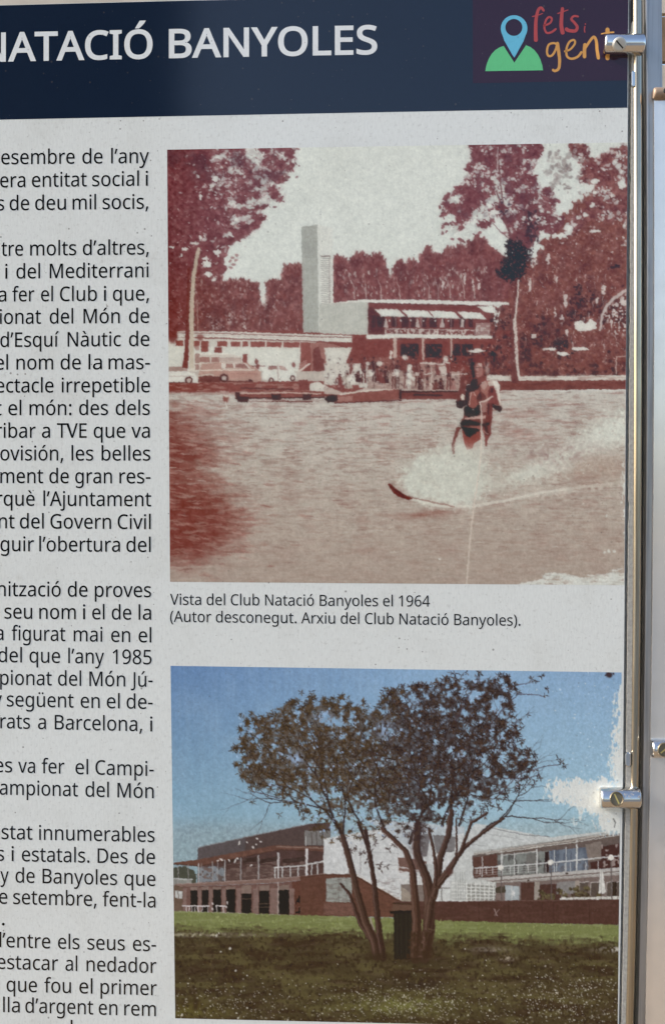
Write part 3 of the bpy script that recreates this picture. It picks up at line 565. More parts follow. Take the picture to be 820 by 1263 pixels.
def paint_new_photo():
    """the colour print: two oleander trees on the lawn before the club buildings"""
    K = Ink(206, 816, 772, 1268, 1.3, (128, 166, 200), 23)
    rng, X, Y = K.rng, K.X, K.Y
    n2, n3, n5, n8, n20, n45 = K.noise(2), K.noise(3), K.noise(5), K.noise(9), K.noise(22), K.noise(45)
    # ---- sky
    t = np.clip((Y - 820) / 230, 0, 1)[..., None]
    u = np.clip((X - 210) / 330, 0, 1)[..., None]
    top = np.array((92, 130, 182.)) * (1 - u) + np.array((128, 166, 206.)) * u
    low = np.array((132, 172, 190.)) * (1 - u) + np.array((152, 190, 204.)) * u
    K.a = top * (1 - t) + low * t
    K.mix(sstep(.0, .8, n20 + .4 * n45) * .12, (150, 178, 206)); K.mix(K.noise(3, 40) * .08 + .04, (160, 190, 214))
    K.mix(sstep(650, 760, X) * sstep(850, 820, Y) * .4, (122, 152, 192))
    K.a = (K.a * .88 + K.a.mean(-1, keepdims=True) * .12) * .965 * (1 + (n2 * .02 + n3 * .02)[..., None])
    W, BR = (198, 200, 200), (106, 66, 62)
    # ---- the building on the left
    a = blow(205, 1010, 4.1)
    P = lambda z, v, col, al=1.0: K.fill(z(*v), col, al)
    def L(z, v, w, col, al=1.0, w1=None): K.line(z(*v), w, col, al, w1)
    tr = K.region(a(30, 250, 70, 240, 110, 245, 150, 270, 160, 345, 30, 345), 1.2)
    K.mix(sstep(.4, .6, tr + .4 * n2), (74, 78, 70))
    P(a, (30, 300, 130, 305, 130, 335, 30, 335), (136, 138, 134)); L(a, (30, 303, 132, 306), 1.1, W, .8)
    P(a, (35, 335, 100, 335, 100, 470, 35, 470), (110, 84, 74)); P(a, (45, 362, 82, 365, 82, 402, 45, 400), (186, 188, 188)); L(a, (62, 365, 62, 400), 1, (110, 96, 90))
    P(a, (160, 144, 420, 88, 600, 50, 720, 26, 830, 20, 830, 160, 560, 140, 160, 206), (86, 66, 68)); P(a, (160, 144, 400, 92, 400, 165, 160, 206), (92, 84, 92), .75); L(a, (160, 144, 420, 88, 600, 50, 720, 26), 1.3, (134, 138, 146), .9)
    P(a, (700, 60, 830, 60, 830, 135, 700, 132), (128, 128, 128), .8); L(a, (706, 90, 706, 140), 1, W, .7)
    for x in (735, 760, 790): L(a, (x, 70, x, 135), 1.2, (82, 66, 66), .8)
    P(a, (160, 235, 560, 150, 830, 160, 830, 280, 560, 302, 160, 326), (86, 58, 60))
    P(a, (160, 245, 240, 240, 300, 245, 300, 310, 160, 322), (128, 144, 158), .85); K.mix(K.region(a(160, 245, 300, 240, 300, 315, 160, 322)) * sstep(.0, .4, n3), (96, 82, 84))
    for xa, xb in ((190, 232), (310, 372), (390, 460), (475, 560), (590, 700)):
        K.mix(K.region(a(xa, 200, xb, 195, xb, 300, xa, 305)) * sstep(.05, .35, K.noise(6, 1.6)) * .8, (120, 92, 88)); P(a, (xa, 205, xb, 190, xb, 215, xa, 225), (56, 40, 44), .7)
    for k in range(9): L(a, (300, 262 + k * 6, 560, 244 + k * 6), .7, (128, 104, 100), .55)
    for k in range(8): L(a, (575, 250 + k * 6, 700, 240 + k * 6), .7, (120, 94, 92), .5)
    P(a, (38, 222, 160, 205, 560, 133, 830, 142, 830, 168, 700, 160, 570, 158, 330, 205, 170, 243, 40, 230), (112, 68, 60)); L(a, (38, 228, 170, 240, 330, 205, 570, 156, 700, 160), 1.0, (72, 46, 46), .8); L(a, (560, 140, 830, 150), 1.4, (150, 122, 110), .7)
    K.mix(K.region(a(250, 195, 560, 135, 560, 158, 250, 225)) * sstep(.1, .5, n5) * .5, (128, 82, 70))
    for x, y, r, an in ((370, 122, 3, 1.9), (280, 205, 3, .3), (262, 210, 1.5, 0), (318, 210, 1.6, 1), (350, 212, 3, 2), (362, 202, 1.5, .5), (430, 235, 2, 2.4), (440, 143, 1.8, 1), (460, 100, 1.6, .6), (480, 116, 1.4, 0), (455, 128, 1, 0), (408, 118, 1, 0)):
        K.dab(205 + x / 4.1, 1010 + y / 4.1, r, 1.0, an, (214, 206, 202), .95)
    for x, w, c in ((62, 1, 150), (112, 1, 140), (165, 1.4, 172), (180, .8, 150), (235, 1.1, 150), (260, .8, 160), (298, 1.5, 168), (378, 1.4, 150), (467, 1.7, 160), (567, 2.0, 198), (710, 3.2, 204), (800, 1.8, 190)):
        L(a, (x, 240 - (x - 60) * .13, x, 326 - max(x - 160, 0) * .05), w, (c, c - 4, c - 2), .95)
    L(a, (548, 246, 700, 236, 830, 205), 1.4, W, .95); L(a, (548, 262, 700, 252), .7, (160, 150, 148), .7); L(a, (710, 228, 830, 216), .9, W, .7)
    for x in (550, 588, 628, 667, 735, 765): L(a, (x, 246 - (x - 550) * .08, x, 298 - (x - 550) * .06), 1.4, W, .9)
    P(a, (40, 330, 160, 322, 560, 300, 700, 288, 830, 272, 830, 292, 700, 308, 560, 322, 80, 344), (134, 98, 92)); L(a, (60, 330, 560, 302, 830, 276), 1.0, (168, 146, 140), .7); L(a, (90, 346, 560, 326, 700, 312), 1.0, (82, 52, 52), .8)
    P(a, (85, 345, 560, 324, 830, 294, 830, 492, 560, 484, 85, 470), (116, 78, 76)); P(a, (635, 318, 830, 300, 830, 492, 640, 488), (106, 58, 54))
    for xa, xb in ((88, 104), (162, 178), (218, 234), (284, 302), (356, 378), (440, 466), (526, 562), (622, 648)): P(a, (xa, 352, xb, 350, xb, 480, xa, 476), (134, 102, 98), .9)
    for xa, xb, yt in ((124, 159, 362), (180, 215, 360), (238, 278, 358), (304, 350, 356), (380, 432, 378), (470, 521, 363), (569, 621, 360)):
        P(a, (xa, yt, xb, yt - 1, xb, 474 + (xb - 120) * .02, xa, 472 + (xa - 120) * .02), (34, 28, 31)); P(a, (xa, 345 if xa < 370 else 338, xb, 343 if xa < 370 else 334, xb, yt - 1, xa, yt), (136, 112, 104), .85)
    for xa, xb, y in ((470, 520, 430), (470, 520, 447), (432, 456, 458), (382, 430, 405)): L(a, (xa, y, xb, y), 1, (100, 84, 82), .8)
    K.mix(K.region(a(655, 388, 732, 384, 734, 482, 655, 480)) * sstep(-.15, .2, n3 + .3), (40, 32, 36)); K.mix(K.region(a(670, 395, 732, 390, 734, 480, 670, 480)) * sstep(.35, .6, n2), (150, 126, 124)); P(a, (735, 390, 742, 390, 742, 484, 735, 484), (72, 44, 44))
    L(a, (700, 330, 705, 380), .9, (84, 50, 48), .8); L(a, (566, 322, 566, 478), 1.7, (168, 150, 146), .9); L(a, (462, 330, 464, 470), 1.0, (140, 116, 112), .7)
    P(a, (30, 465, 300, 472, 560, 484, 830, 492, 830, 500, 30, 474), (172, 166, 150)); P(a, (400, 480, 560, 484, 540, 488, 400, 484), (196, 190, 170))
    for x in (100, 118, 130, 148, 160, 185, 210, 255, 290): L(a, (x, 442, x + rng.uniform(-4, 8), 471), 1.1, (204, 196, 198), .9)
    for xa, xb in ((85, 128), (126, 175), (180, 218), (253, 298)): L(a, (xa, 440, xb, 441), 1.6, (208, 200, 202), .95)
    for x, y in ((235, 428), (310, 425), (235, 455), (305, 445)): K.dab(205 + x / 4.1, 1010 + y / 4.1, 1, 1.8, 0, (206, 196, 196), .9)
    # ---- stair wall and white gable in the middle
    b = blow(370, 1010, 4.1)
    P(b, (120, 100, 520, 30, 830, 40, 830, 425, 510, 425, 290, 285, 120, 278), (196, 199, 202))
    P(b, (330, 0, 830, 40, 830, 70, 560, 150, 420, 60), (176, 188, 198))
    P(b, (0, 290, 130, 278, 290, 280, 512, 410, 512, 430, 480, 498, 0, 490), (106, 62, 56)); P(b, (300, 300, 510, 415, 480, 495, 290, 492), (112, 66, 58)); L(b, (285, 282, 515, 412), 2.0, (206, 204, 200)); L(b, (283, 292, 490, 412), .9, (70, 44, 42), .8); L(b, (0, 300, 130, 282, 285, 284), 1.0, (84, 52, 48), .8)
    P(b, (133, 300, 262, 296, 262, 422, 133, 420), (146, 152, 148)); L(b, (195, 300, 195, 420), 1.2, (120, 122, 120), .8); L(b, (235, 298, 236, 420), 1, (128, 128, 124), .7); P(b, (120, 424, 270, 426, 270, 488, 120, 486), (122, 78, 72)); K.mix(K.region(b(0, 300, 500, 300, 500, 490, 0, 490)) * sstep(.1, .5, K.noise(6, 1.2)) * .25, (84, 50, 48))
    L(b, (305, 150, 306, 278), .9, (120, 112, 116), .7); L(b, (205, 160, 500, 175), .7, (150, 150, 154), .7); L(b, (360, 230, 500, 236), .7, (150, 150, 154), .8)
    P(b, (495, 196, 560, 200, 640, 215, 640, 265, 500, 270), (124, 86, 80)); P(b, (510, 330, 640, 330, 640, 418, 510, 418), (128, 112, 108))
    for k in range(4): L(b, (488, 240 + k * 22, 640, 270 + k * 14), 1.2, (206, 206, 206), .9)
    P(b, (500, 310, 660, 318, 660, 336, 500, 330), (196, 196, 196)); P(b, (610, 225, 672, 232, 672, 300, 610, 300), (176, 182, 184)); L(b, (640, 230, 640, 300), 1, (120, 118, 118))
    for k in range(8): L(b, (512, 345 + k * 10, 560, 380 + k * 10), 1.0, (190, 176, 150), .8)
    P(b, (670, 80, 785, 90, 780, 165, 690, 175), (120, 116, 120)); P(b, (585, 90, 660, 70, 640, 190, 600, 190), (112, 106, 112), .9)
    P(b, (676, 340, 700, 340, 700, 420, 676, 420), (206, 208, 210)); P(b, (700, 350, 830, 345, 830, 418, 700, 418), (196, 200, 200)); L(b, (715, 352, 715, 416), .9, (92, 86, 84)); L(b, (775, 350, 775, 416), .9, (92, 86, 84)); L(b, (700, 350, 830, 348), .9, (110, 104, 102))
    # ---- terrace building on the right
    c = blow(560, 1010, 3.814)
    P(c, (-20, 180, 60, 60, 200, 40, 450, 86, 600, 70, 800, 50, 800, 400, -20, 400), (188, 193, 193))
    P(c, (0, 150, 100, 20, 300, 60, 460, 90, 200, 140), (190, 196, 198)); L(c, (180, 45, 330, 75, 450, 84), .9, (110, 112, 118), .8); L(c, (150, 70, 330, 98), .7, (130, 132, 136), .7); L(c, (60, 115, 150, 130), .7, (130, 132, 136), .7)
    P(c, (85, 172, 230, 142, 560, 92, 800, 62, 800, 235, 560, 250, 90, 282), (104, 86, 84))
    P(c, (88, 182, 200, 165, 205, 272, 90, 275), (98, 60, 57)); P(c, (205, 170, 440, 150, 440, 255, 205, 270), (122, 128, 126)); K.mix(K.region(c(205, 170, 440, 150, 440, 255, 205, 270)) * sstep(.0, .4, K.noise(3, 8)) * .75, (78, 74, 78)); P(c, (338, 165, 392, 160, 392, 245, 338, 250), (104, 98, 98), .7)
    P(c, (425, 155, 442, 155, 442, 250, 425, 250), (54, 36, 42)); P(c, (445, 150, 628, 132, 628, 242, 445, 252), (104, 118, 140)); K.mix(K.region(c(445, 150, 628, 132, 628, 242, 445, 252)) * sstep(.0, .5, K.noise(2.2, 14)) * .6, (72, 82, 106)); K.mix(K.region(c(445, 205, 628, 190, 628, 242, 445, 252)) * sstep(.1, .5, n3) * .5, (90, 84, 92))
    P(c, (615, 120, 690, 105, 690, 190, 630, 200), (128, 112, 106)); P(c, (688, 130, 800, 112, 800, 235, 640, 240, 640, 205, 690, 195), (80, 45, 48)); K.mix(K.region(c(690, 120, 800, 110, 800, 225, 690, 230)) * sstep(.25, .5, n3), (146, 124, 120))
    for k, (x, y0) in enumerate(((80, 165), (132, 178), (222, 150), (282, 160), (388, 125), (470, 150), (525, 135), (575, 95))): L(c, (x, y0, x, 280 - x * .06), 2.0 if k in (0, 2, 4, 7) else 1.0, W, .95)
    L(c, (95, 165, 560, 100, 800, 60), 2.2, (168, 160, 152)); L(c, (100, 175, 560, 118, 800, 82), 1.4, (112, 92, 86), .9); L(c, (150, 165, 560, 110, 800, 72), 1.0, (206, 206, 200), .9); L(c, (95, 157, 560, 91, 800, 52), 1.0, (150, 150, 146), .9)
    L(c, (340, 140, 420, 128), 1.5, (206, 198, 188), .8); L(c, (222, 172, 388, 152), 1.2, (190, 190, 188), .8)
    L(c, (95, 232, 388, 212, 800, 172), 1.5, (198, 200, 202), .95)
    for k in range(3): L(c, (95, 246 + k * 11, 390, 224 + k * 11), .7, (186, 186, 186), .7)
    for x in (105, 120, 150, 180, 262, 300, 345, 430, 480, 520, 545, 618, 675): L(c, (x, 236 - x * .055, x, 262 - x * .03), 1.0, (200, 202, 202), .85)
    P(c, (90, 282, 400, 258, 800, 226, 800, 248, 560, 266, 220, 294, 100, 300), (178, 174, 172)); L(c, (150, 296, 400, 276, 800, 246), 1.8, (118, 100, 96), .9); P(c, (150, 300, 420, 280, 800, 252, 800, 262, 420, 292), (160, 152, 148)); K.dab(560 + 347 / 3.81, 1010 + 292 / 3.81, 1.4, 1.8, 0, (70, 56, 54)); K.dab(560 + 528 / 3.81, 1010 + 256 / 3.81, 1.8, 1.3, 0, (70, 56, 54))
    P(c, (190, 300, 420, 290, 800, 262, 800, 388, 190, 392), (122, 102, 100)); P(c, (-20, 290, 120, 285, 195, 300, 190, 392, -20, 392), (184, 188, 186))
    K.mix(K.region(c(60, 300, 190, 310, 190, 385, 60, 385)) * .7, (128, 128, 122))
    for k in range(7): L(c, (58 + k * 21, 300, 58 + k * 21, 388), 1.3, (212, 214, 212), .95)
    for k in range(6): L(c, (-10, 300 + k * 17, 190, 312 + k * 15), 1.2, (212, 214, 212), .9)
    for k in range(5): L(c, (5 + k * 11, 250, 8 + k * 11, 380), .8, (126, 128, 126), .5)
    P(c, (238, 312, 306, 318, 306, 388, 238, 388), (156, 168, 176)); L(c, (270, 315, 270, 388), 1.2, W); K.dab(560 + 278 / 3.81, 1010 + 350 / 3.81, 1.8, 3.6, 0, (204, 206, 208))
    P(c, (312, 300, 375, 298, 375, 388, 312, 388), (88, 54, 54)); P(c, (376, 296, 400, 294, 400, 388, 376, 388), (150, 138, 130)); P(c, (402, 310, 500, 305, 500, 388, 402, 388), (84, 52, 54)); P(c, (480, 298, 570, 292, 570, 350, 480, 355), (132, 130, 132), .9)
    for xa, xb in ((585, 630), (640, 690), (715, 740), (750, 776)): P(c, (xa, 300, xb, 296, xb, 368, xa, 372), (92, 78, 76)); L(c, (xa, 300, xb, 296), 1, (196, 190, 186), .8); L(c, (xa, 300, xa, 372), 1, (196, 190, 186), .7)
    P(c, (566, 292, 590, 290, 590, 375, 566, 375), (160, 146, 136), .8); L(c, (740, 285, 742, 380), 1, (188, 182, 178)); P(c, (742, 296, 762, 295, 762, 376, 742, 376), (48, 36, 38), .9)
    pl = K.region(c(190, 322, 240, 318, 240, 350, 190, 350), 1); K.mix(sstep(.45, .6, pl + .35 * n3), (74, 66, 60))
    pl = K.region(c(395, 330, 600, 318, 700, 330, 700, 385, 395, 388), 1.2)
    K.scatter(pl * sstep(-.2, .3, n5), 320, (.8, 2.4), .6, (1.2, .8), [(98, 88, 58), (82, 72, 52), (74, 52, 50), (112, 98, 66), (64, 50, 46)], (.6, .95))
    P(c, (678, 350, 684, 250, 690, 236, 698, 255, 712, 345, 700, 352), (206, 204, 200)); L(c, (690, 240, 690, 350), .8, (150, 146, 142), .7)
    P(c, (495, 372, 800, 362, 800, 380, 495, 384), (196, 194, 188)); K.dab(560 + 512 / 3.81, 1010 + 374 / 3.81, 3, 2, 0, (210, 208, 204)); K.dab(560 + 550 / 3.81, 1010 + 376 / 3.81, 2.4, 2, 0, (210, 208, 204))
    for k in range(9): L(c, (560 + k * 26, 345, 560 + k * 26, 380), .7, (84, 62, 60), .6)
    for x, y in ((218, 230), (452, 205), (735, 182)):
        L(c, (x + 2, y, x + 4, 385), 1.3, (96, 84, 86), .95); K.dab(560 + x / 3.814, 1010 + y / 3.814, 3.5, 3.5, 0, (212, 208, 200), 1, .12); K.dab(560 + x / 3.814, 1010 + (y - 3) / 3.814, 2, 1.8, 0, (222, 220, 214), 1)
    # the low red wall
    wall = [(486, 1112), (560, 1112), (660, 1110), (770, 1109), (770, 1141), (660, 1139), (560, 1138), (486, 1133)]
    K.fill(wall, (86, 51, 52)); K.mix(K.region(wall) * sstep(.0, .5, K.noise(14, 3) + .3 * n3) * .45, (98, 62, 60)); K.line([(486, 1112), (560, 1112), (770, 1109.5)], 1, (112, 78, 74), .8)
    for x in (590, 627, 668, 682, 726): K.line([(x, 1113), (x + .5, 1138)], .8, (66, 38, 42), .6)
    K.line([(609, 1121), (613, 1129)], 1.2, (170, 146, 142), .8); K.line([(615, 1121), (610, 1129)], 1, (150, 124, 122), .8)
    K.fill(b(475, 425, 570, 428, 570, 470, 460, 470), (110, 76, 66), .9); L(b, (470, 428, 570, 432), 1.6, (70, 48, 46))
    zone = sstep(1000, 1030, Y)[..., None]
    K.a = K.a * (1 - zone) + (K.a * .70 + K.a.mean(-1, keepdims=True) * np.array((.30, .297, .290))) * .95 * zone
    K.a = K.a * (1 + (n2 * .035 + n3 * .035 + n5 * .02)[..., None] * zone)
    # ---- lawn
    edge = np.interp(X, [206, 345, 405, 480, 560, 660, 770], [1123.5, 1128, 1130, 1132, 1136, 1139, 1140.5])
    m = sstep(-.7, .7, Y - edge + n2 * .8)
    K.mix(m, (112, 119, 77)); K.mix(m * sstep(.1, .7, K.noise(14, 2.4) + .3 * n3) * .5, (134, 140, 98)); K.mix(m * sstep(.1, .7, K.noise(9, 1.8)) * .4, (97, 104, 66))
    sh_edge = np.interp(X, [206, 300, 420, 500, 560, 640, 770], [1146, 1149, 1152, 1155, 1157, 1158, 1160])
    sh = sstep(-8, 9, Y - sh_edge + 4 * n20 + 5 * K.noise(9, 2) + 2 * n3)
    K.mix(sh, (68, 60, 49)); K.mix(sh * sstep(.0, .6, K.noise(26, 5) + .35 * n8) * .75, (54, 42, 41)); K.mix(sh * sstep(.05, .6, K.noise(34, 7) + .2 * n5) * .65, (92, 86, 60)); K.mix(sh * sstep(.2, .7, K.noise(12, 2.4) + .3 * n3) * .5, (78, 66, 58)); K.mix(sh * sstep(.25, .7, n3 + .5 * K.noise(7, 3)) * .5, (42, 34, 35))
    K.mix(sh * np.exp(-((X - 495) / 75) ** 2 - ((Y - 1240) / 13) ** 2) * (.65 + .4 * n5), (106, 106, 62)); K.mix(sh * np.exp(-((X - 240) / 50) ** 2 - ((Y - 1245) / 12) ** 2) * (.5 + .4 * n5), (92, 86, 50)); K.mix(sh * np.exp(-((X - 390) / 45) ** 2 - ((Y - 1205) / 4) ** 2) * .5, (96, 90, 60)); K.mix(sh * np.exp(-((X - 690) / 60) ** 2 - ((Y - 1225) / 12) ** 2) * .35, (92, 84, 58)); K.mix(sh * np.exp(-((X - 520) / 30) ** 2 - ((Y - 1215) / 6) ** 2) * .6, (46, 38, 42))
    K.mix(sh * np.exp(-((X - 250) / 70) ** 2 - ((Y - 1153) / 2.5) ** 2) * (.6 + .8 * n3), (170, 166, 140)); K.mix(np.exp(-((X - 770) / 26) ** 2 - ((Y - 1171) / 4) ** 2) * sstep(-.2, .3, n2), (190, 186, 178)); K.mix(sh * np.exp(-((X - 605) / 26) ** 2 - ((Y - 1171) / 3.5) ** 2) * .5 * (1 + n2), (128, 120, 108)); K.mix(sh * np.exp(-((X - 625) / 10) ** 2 - ((Y - 1182) / 3) ** 2) * .7 * (.6 + n2), (168, 158, 140))
    K.scatter(sh, 2600, (1.0, 2.6), .4, (-1.5, .5), [(52, 43, 40), (70, 60, 46), (84, 76, 52), (44, 36, 36), (92, 84, 58)], (.25, .7))
    K.scatter((1 - sh) * m, 700, (.8, 2.2), .4, (-1.5, .5), [(132, 142, 86), (104, 114, 64), (150, 156, 108)], (.25, .7))
    fl = sh * (np.exp(-((X - 495) / 70) ** 2 - ((Y - 1235) / 20) ** 2) * 1.2 + np.exp(-((X - 290) / 70) ** 2 - ((Y - 1235) / 18) ** 2) * .55 + np.exp(-((X - 700) / 70) ** 2 - ((Y - 1228) / 26) ** 2) * .9 + sstep(1185, 1260, Y) * .25 + np.exp(-((X - 560) / 120) ** 2 - ((Y - 1190) / 12) ** 2) * .08)
    K.scatter(fl, 560, (.4, 1.0), .8, (0, .5), [(188, 185, 172), (168, 164, 148), (204, 201, 190)], (.5, .95)); K.scatter(fl, 1300, (.35, .75), .9, (0, .5), [(172, 168, 150), (196, 192, 180)], (.55, .95))
    for x, y, r in ((284, 1170, 1.8), (272, 1174, 1.4), (291, 1197, 1.6), (267, 1154, 1.8), (270, 1151, 1.4), (225, 1252, 2.2), (294, 1256, 1.8), (355, 1258, 1.4)): K.dab(x, y, r * .6, r * .9, .4, (190, 187, 176), .9)
    # ---- crowns
    crown = [(288, 925), (296, 898), (298, 880), (314, 879), (334, 889), (345, 870), (370, 862), (396, 863), (420, 862), (450, 870), (472, 855), (500, 850), (530, 842), (556, 836), (600, 832), (625, 836), (640, 850), (628, 870), (640, 890), (636, 915), (660, 935), (668, 950), (655, 965), (632, 975), (610, 995), (585, 1012), (550, 1016), (520, 1030), (480, 1028), (450, 1040), (420, 1040), (395, 1030), (372, 1005), (350, 985), (318, 968), (298, 962), (292, 945)]
    d = K.region(crown, 9)
    core = np.exp(-((X - 400) / 92) ** 2 - ((Y - 935) / 58) ** 2) + .8 * np.exp(-((X - 545) / 70) ** 2 - ((Y - 925) / 66) ** 2) + .6 * np.exp(-((X - 480) / 50) ** 2 - ((Y - 985) / 40) ** 2)
    holes = n5 * .55 + n8 * .5 + n3 * .4
    mid = np.clip((X - 420) / 100, 0, 1)[..., None]
    m = sstep(.34, .66, d * .45 + core * .40 + .55 * holes - .25 * sstep(965, 1005, Y)) * sstep(.25, .5, d)
    tone = np.array((84, 66, 54.)) * (1 - mid) + np.array((60, 47, 48.)) * mid
    fa = (.74 + .26 * n3)[..., None] * m[..., None]
    K.a = K.a * (1 - fa) + tone * fa
    BK = (52, 40, 42)
    def limb(x, y, ang, ln, w, depth):
        """a limb that bends and forks; twigs carry leaf sprays"""
        pts = [(x, y)]
        for _ in range(4):
            ang += rng.normal() * .16; x += math.cos(ang) * ln / 4; y += math.sin(ang) * ln / 4; pts.append((x, y))
        if y < 824: return
        K.line(pts, w, BK, .9, w * .62)
        if depth == 0: return
        for s in (-1, 1) if depth > 1 or rng.random() < .7 else (rng.choice((-1, 1)),):
            limb(x, y, ang + s * rng.uniform(.22, .5), ln * rng.uniform(.66, .86), w * .66, depth - 1)
    for x, y, an, ln, w, dp in ((424, 1034, -2.05, 52, 4.4, 4), (424, 1034, -1.55, 46, 3, 4), (416, 1018, -2.5, 44, 2.6, 4), (452, 1042, -1.75, 44, 3, 4), (405, 1000, -2.75, 40, 2, 3), (370, 990, -2.9, 36, 1.4, 3),
                                (476, 1026, -1.9, 46, 3, 4), (505, 1040, -1.5, 50, 4, 4), (545, 1018, -1.35, 46, 4, 4), (556, 1000, -1.2, 44, 3, 4), (590, 1030, -.75, 40, 2.6, 4), (566, 1018, -1.0, 46, 3, 4), (612, 1014, -.7, 34, 1.8, 3), (530, 990, -1.7, 50, 3, 4), (600, 960, -.6, 36, 1.4, 3), (590, 930, -1.0, 36, 1.4, 3), (480, 990, -1.9, 44, 2.4, 3)):
        limb(x, y, an, ln, w, dp)
    for pts in ([(610, 985), (640, 955), (672, 945), (692, 943)], [(600, 900), (625, 868), (640, 856), (664, 857), (672, 860)], [(620, 960), (650, 960), (664, 956)], [(590, 860), (630, 846), (655, 842)], [(345, 985), (320, 978), (310, 976)], [(640, 930), (632, 912), (636, 888)], [(555, 900), (575, 865), (590, 836)]):
        K.line(pts, 1.2, (70, 52, 62), .9, .7)
    cols_l = [(84, 67, 52), (74, 58, 49), (100, 80, 58), (60, 48, 45), (90, 73, 62), (66, 53, 54)]
    cols_r = [(66, 51, 52), (54, 42, 46), (80, 60, 56), (48, 38, 44), (74, 58, 64), (92, 70, 60)]
    p = sstep(.16, .5, d) * sstep(-.55, .25, holes + core * .8 - .1) * (1 - .6 * sstep(960, 1000, Y))
    pc = p.ravel().cumsum()
    spots = [(K.x0 + (q % K.w) / K.S, K.y0 + (q // K.w) / K.S) for q in np.searchsorted(pc, rng.random(2300) * pc[-1])]
    spots += [(692, 941), (695, 945), (688, 936), (672, 858), (674, 850), (660, 840), (655, 838), (668, 834), (664, 957), (666, 960), (316, 971), (312, 990), (310, 975), (345, 1005), (357, 992), (290, 923), (286, 925), (635, 885), (642, 890), (650, 882), (372, 854), (383, 853), (421, 858), (473, 852), (497, 846), (556, 830), (575, 830), (590, 829), (480, 856), (515, 847), (296, 882), (309, 879), (645, 925), (660, 932), (632, 905), (612, 850), (660, 950)]
    for x, y in spots:
        cols = cols_l if x + rng.normal() * 25 < 470 else cols_r
        k = rng.integers(4, 8); a0 = rng.uniform(0, 6.3)
        for q in range(k):
            K.leaf(x, y, rng.uniform(2.6, 6.4), rng.uniform(.8, 1.5), a0 + q * 6.28 / k + rng.normal() * .35, np.array(cols[rng.integers(6)]) * rng.uniform(.68, .98) * np.array((1.03, 1, .95)), rng.uniform(.75, 1))
    K.scatter(d * sstep(.2, .6, core) * (X < 500), 900, (1.2, 3.2), .35, (1.2, 1.2), [(112, 89, 62), (104, 84, 63), (120, 100, 80), (88, 71, 56)], (.25, .65), True)
    K.scatter(sstep(.2, .5, d) * sstep(-.3, .4, -holes), 1300, (.4, 1.0), .7, (.8, 1), [(126, 148, 178), (140, 164, 194), (104, 116, 138)], (.3, .75))
    K.scatter(sstep(.3, .6, d) * sstep(.1, .5, -holes), 500, (.7, 1.7), .7, (.8, 1), [(150, 174, 206), (166, 188, 214), (140, 160, 192)], (.45, .95))
    K.mix(np.exp(-((X - 365) / 9) ** 2 - ((Y - 936) / 7) ** 2) * sstep(-.4, .1, n3), (146, 172, 206)); K.mix(np.exp(-((X - 398) / 12) ** 2 - ((Y - 884) / 6) ** 2) * sstep(-.2, .2, n3) * .9, (146, 172, 206)); K.mix(np.exp(-((X - 474) / 9) ** 2 - ((Y - 900) / 12) ** 2) * sstep(-.2, .2, n3) * .9, (146, 172, 206))
    # ---- trunks, the bin
    g = blow(420, 1000, 4.1); TR = (72, 54, 52)
    K.fill(g(268, 505, 366, 505, 372, 752, 268, 752), (38, 37, 39)); K.fill(g(246, 505, 372, 503, 372, 516, 252, 522), (34, 30, 32))
    for x in (285, 305, 330, 350): K.line(g(x, 520, x + 2, 745), .8, (54, 54, 56), .7)
    def trunk(v, w, w1, col=TR):
        pts = g(*v); w *= 1.15; w1 *= 1.15; K.line(pts, w, col, 1, w1); K.line([(x + .22 * w1, y) for x, y in pts], w * .35, (52, 38, 41), .8, w1 * .35); K.line([(x - .25 * w1, y) for x, y in pts], w * .22, (112, 86, 80), .55, w1 * .22)
    trunk((0, 370, 45, 420, 70, 490, 100, 570, 150, 650), 2.6, 5.5, (62, 46, 48)); trunk((10, 130, 55, 290, 85, 420, 125, 560, 170, 660, 185, 730), 5.5, 11); trunk((125, 100, 150, 240, 168, 350, 180, 470, 195, 620, 215, 745), 3.4, 8, (60, 45, 47)); trunk((85, 60, 130, 170, 150, 240), 2, 3.4, (60, 45, 47))
    K.line(g(150, 545, 168, 600), 2.2, (150, 134, 128), .9, 1.2)
    trunk((210, 90, 330, 205, 362, 300, 376, 450, 385, 560, 378, 745), 3.4, 12, (80, 58, 54)); trunk((390, 60, 380, 180, 395, 250, 435, 345, 450, 430, 445, 600, 420, 735), 5, 15); trunk((560, 0, 545, 120, 505, 230, 478, 400, 455, 470, 440, 600), 5, 10); trunk((820, 40, 700, 125, 625, 185, 555, 280, 490, 370, 470, 430), 2.6, 7.5); trunk((740, 10, 660, 60, 605, 210, 545, 315, 490, 385), 2.4, 5.5); trunk((445, 90, 470, 200, 482, 300, 478, 380), 2.6, 5); trunk((585, 40, 585, 200, 580, 250), 1.6, 2.8)
    K.dab(554, 1075, 4.2, 4.6, 0, (78, 54, 54)); K.mix(np.exp(-((X - 515) / 10) ** 2 - ((Y - 1022) / 34) ** 2) * sstep(.0, .25, n3 + .25) * .9, (58, 44, 48)); K.mix(K.region([(505, 1150), (532, 1150), (536, 1183), (500, 1184)], 1.5) * (.55 + .8 * n3), (58, 44, 42)); K.line(g(445, 598, 472, 602), 1.6, (84, 70, 58), .8)
    K.mix(np.exp(-((X - 466) / 16) ** 2 - ((Y - 1180) / 7) ** 2) * .8, (52, 42, 40)); K.mix(np.exp(-((X - 505) / 30) ** 2 - ((Y - 1186) / 5) ** 2) * .7, (50, 41, 40))
    for x, y in ((470, 1072), (468, 1066), (477, 1068), (458, 1050), (447, 1052), (480, 1048), (486, 1042), (440, 1046), (462, 1040), (432, 1050), (474, 1034), (452, 1062)):
        for q in range(5): K.leaf(x, y, rng.uniform(4, 7), 1.6, rng.uniform(0, 6.3), (78, 66, 66), .85)
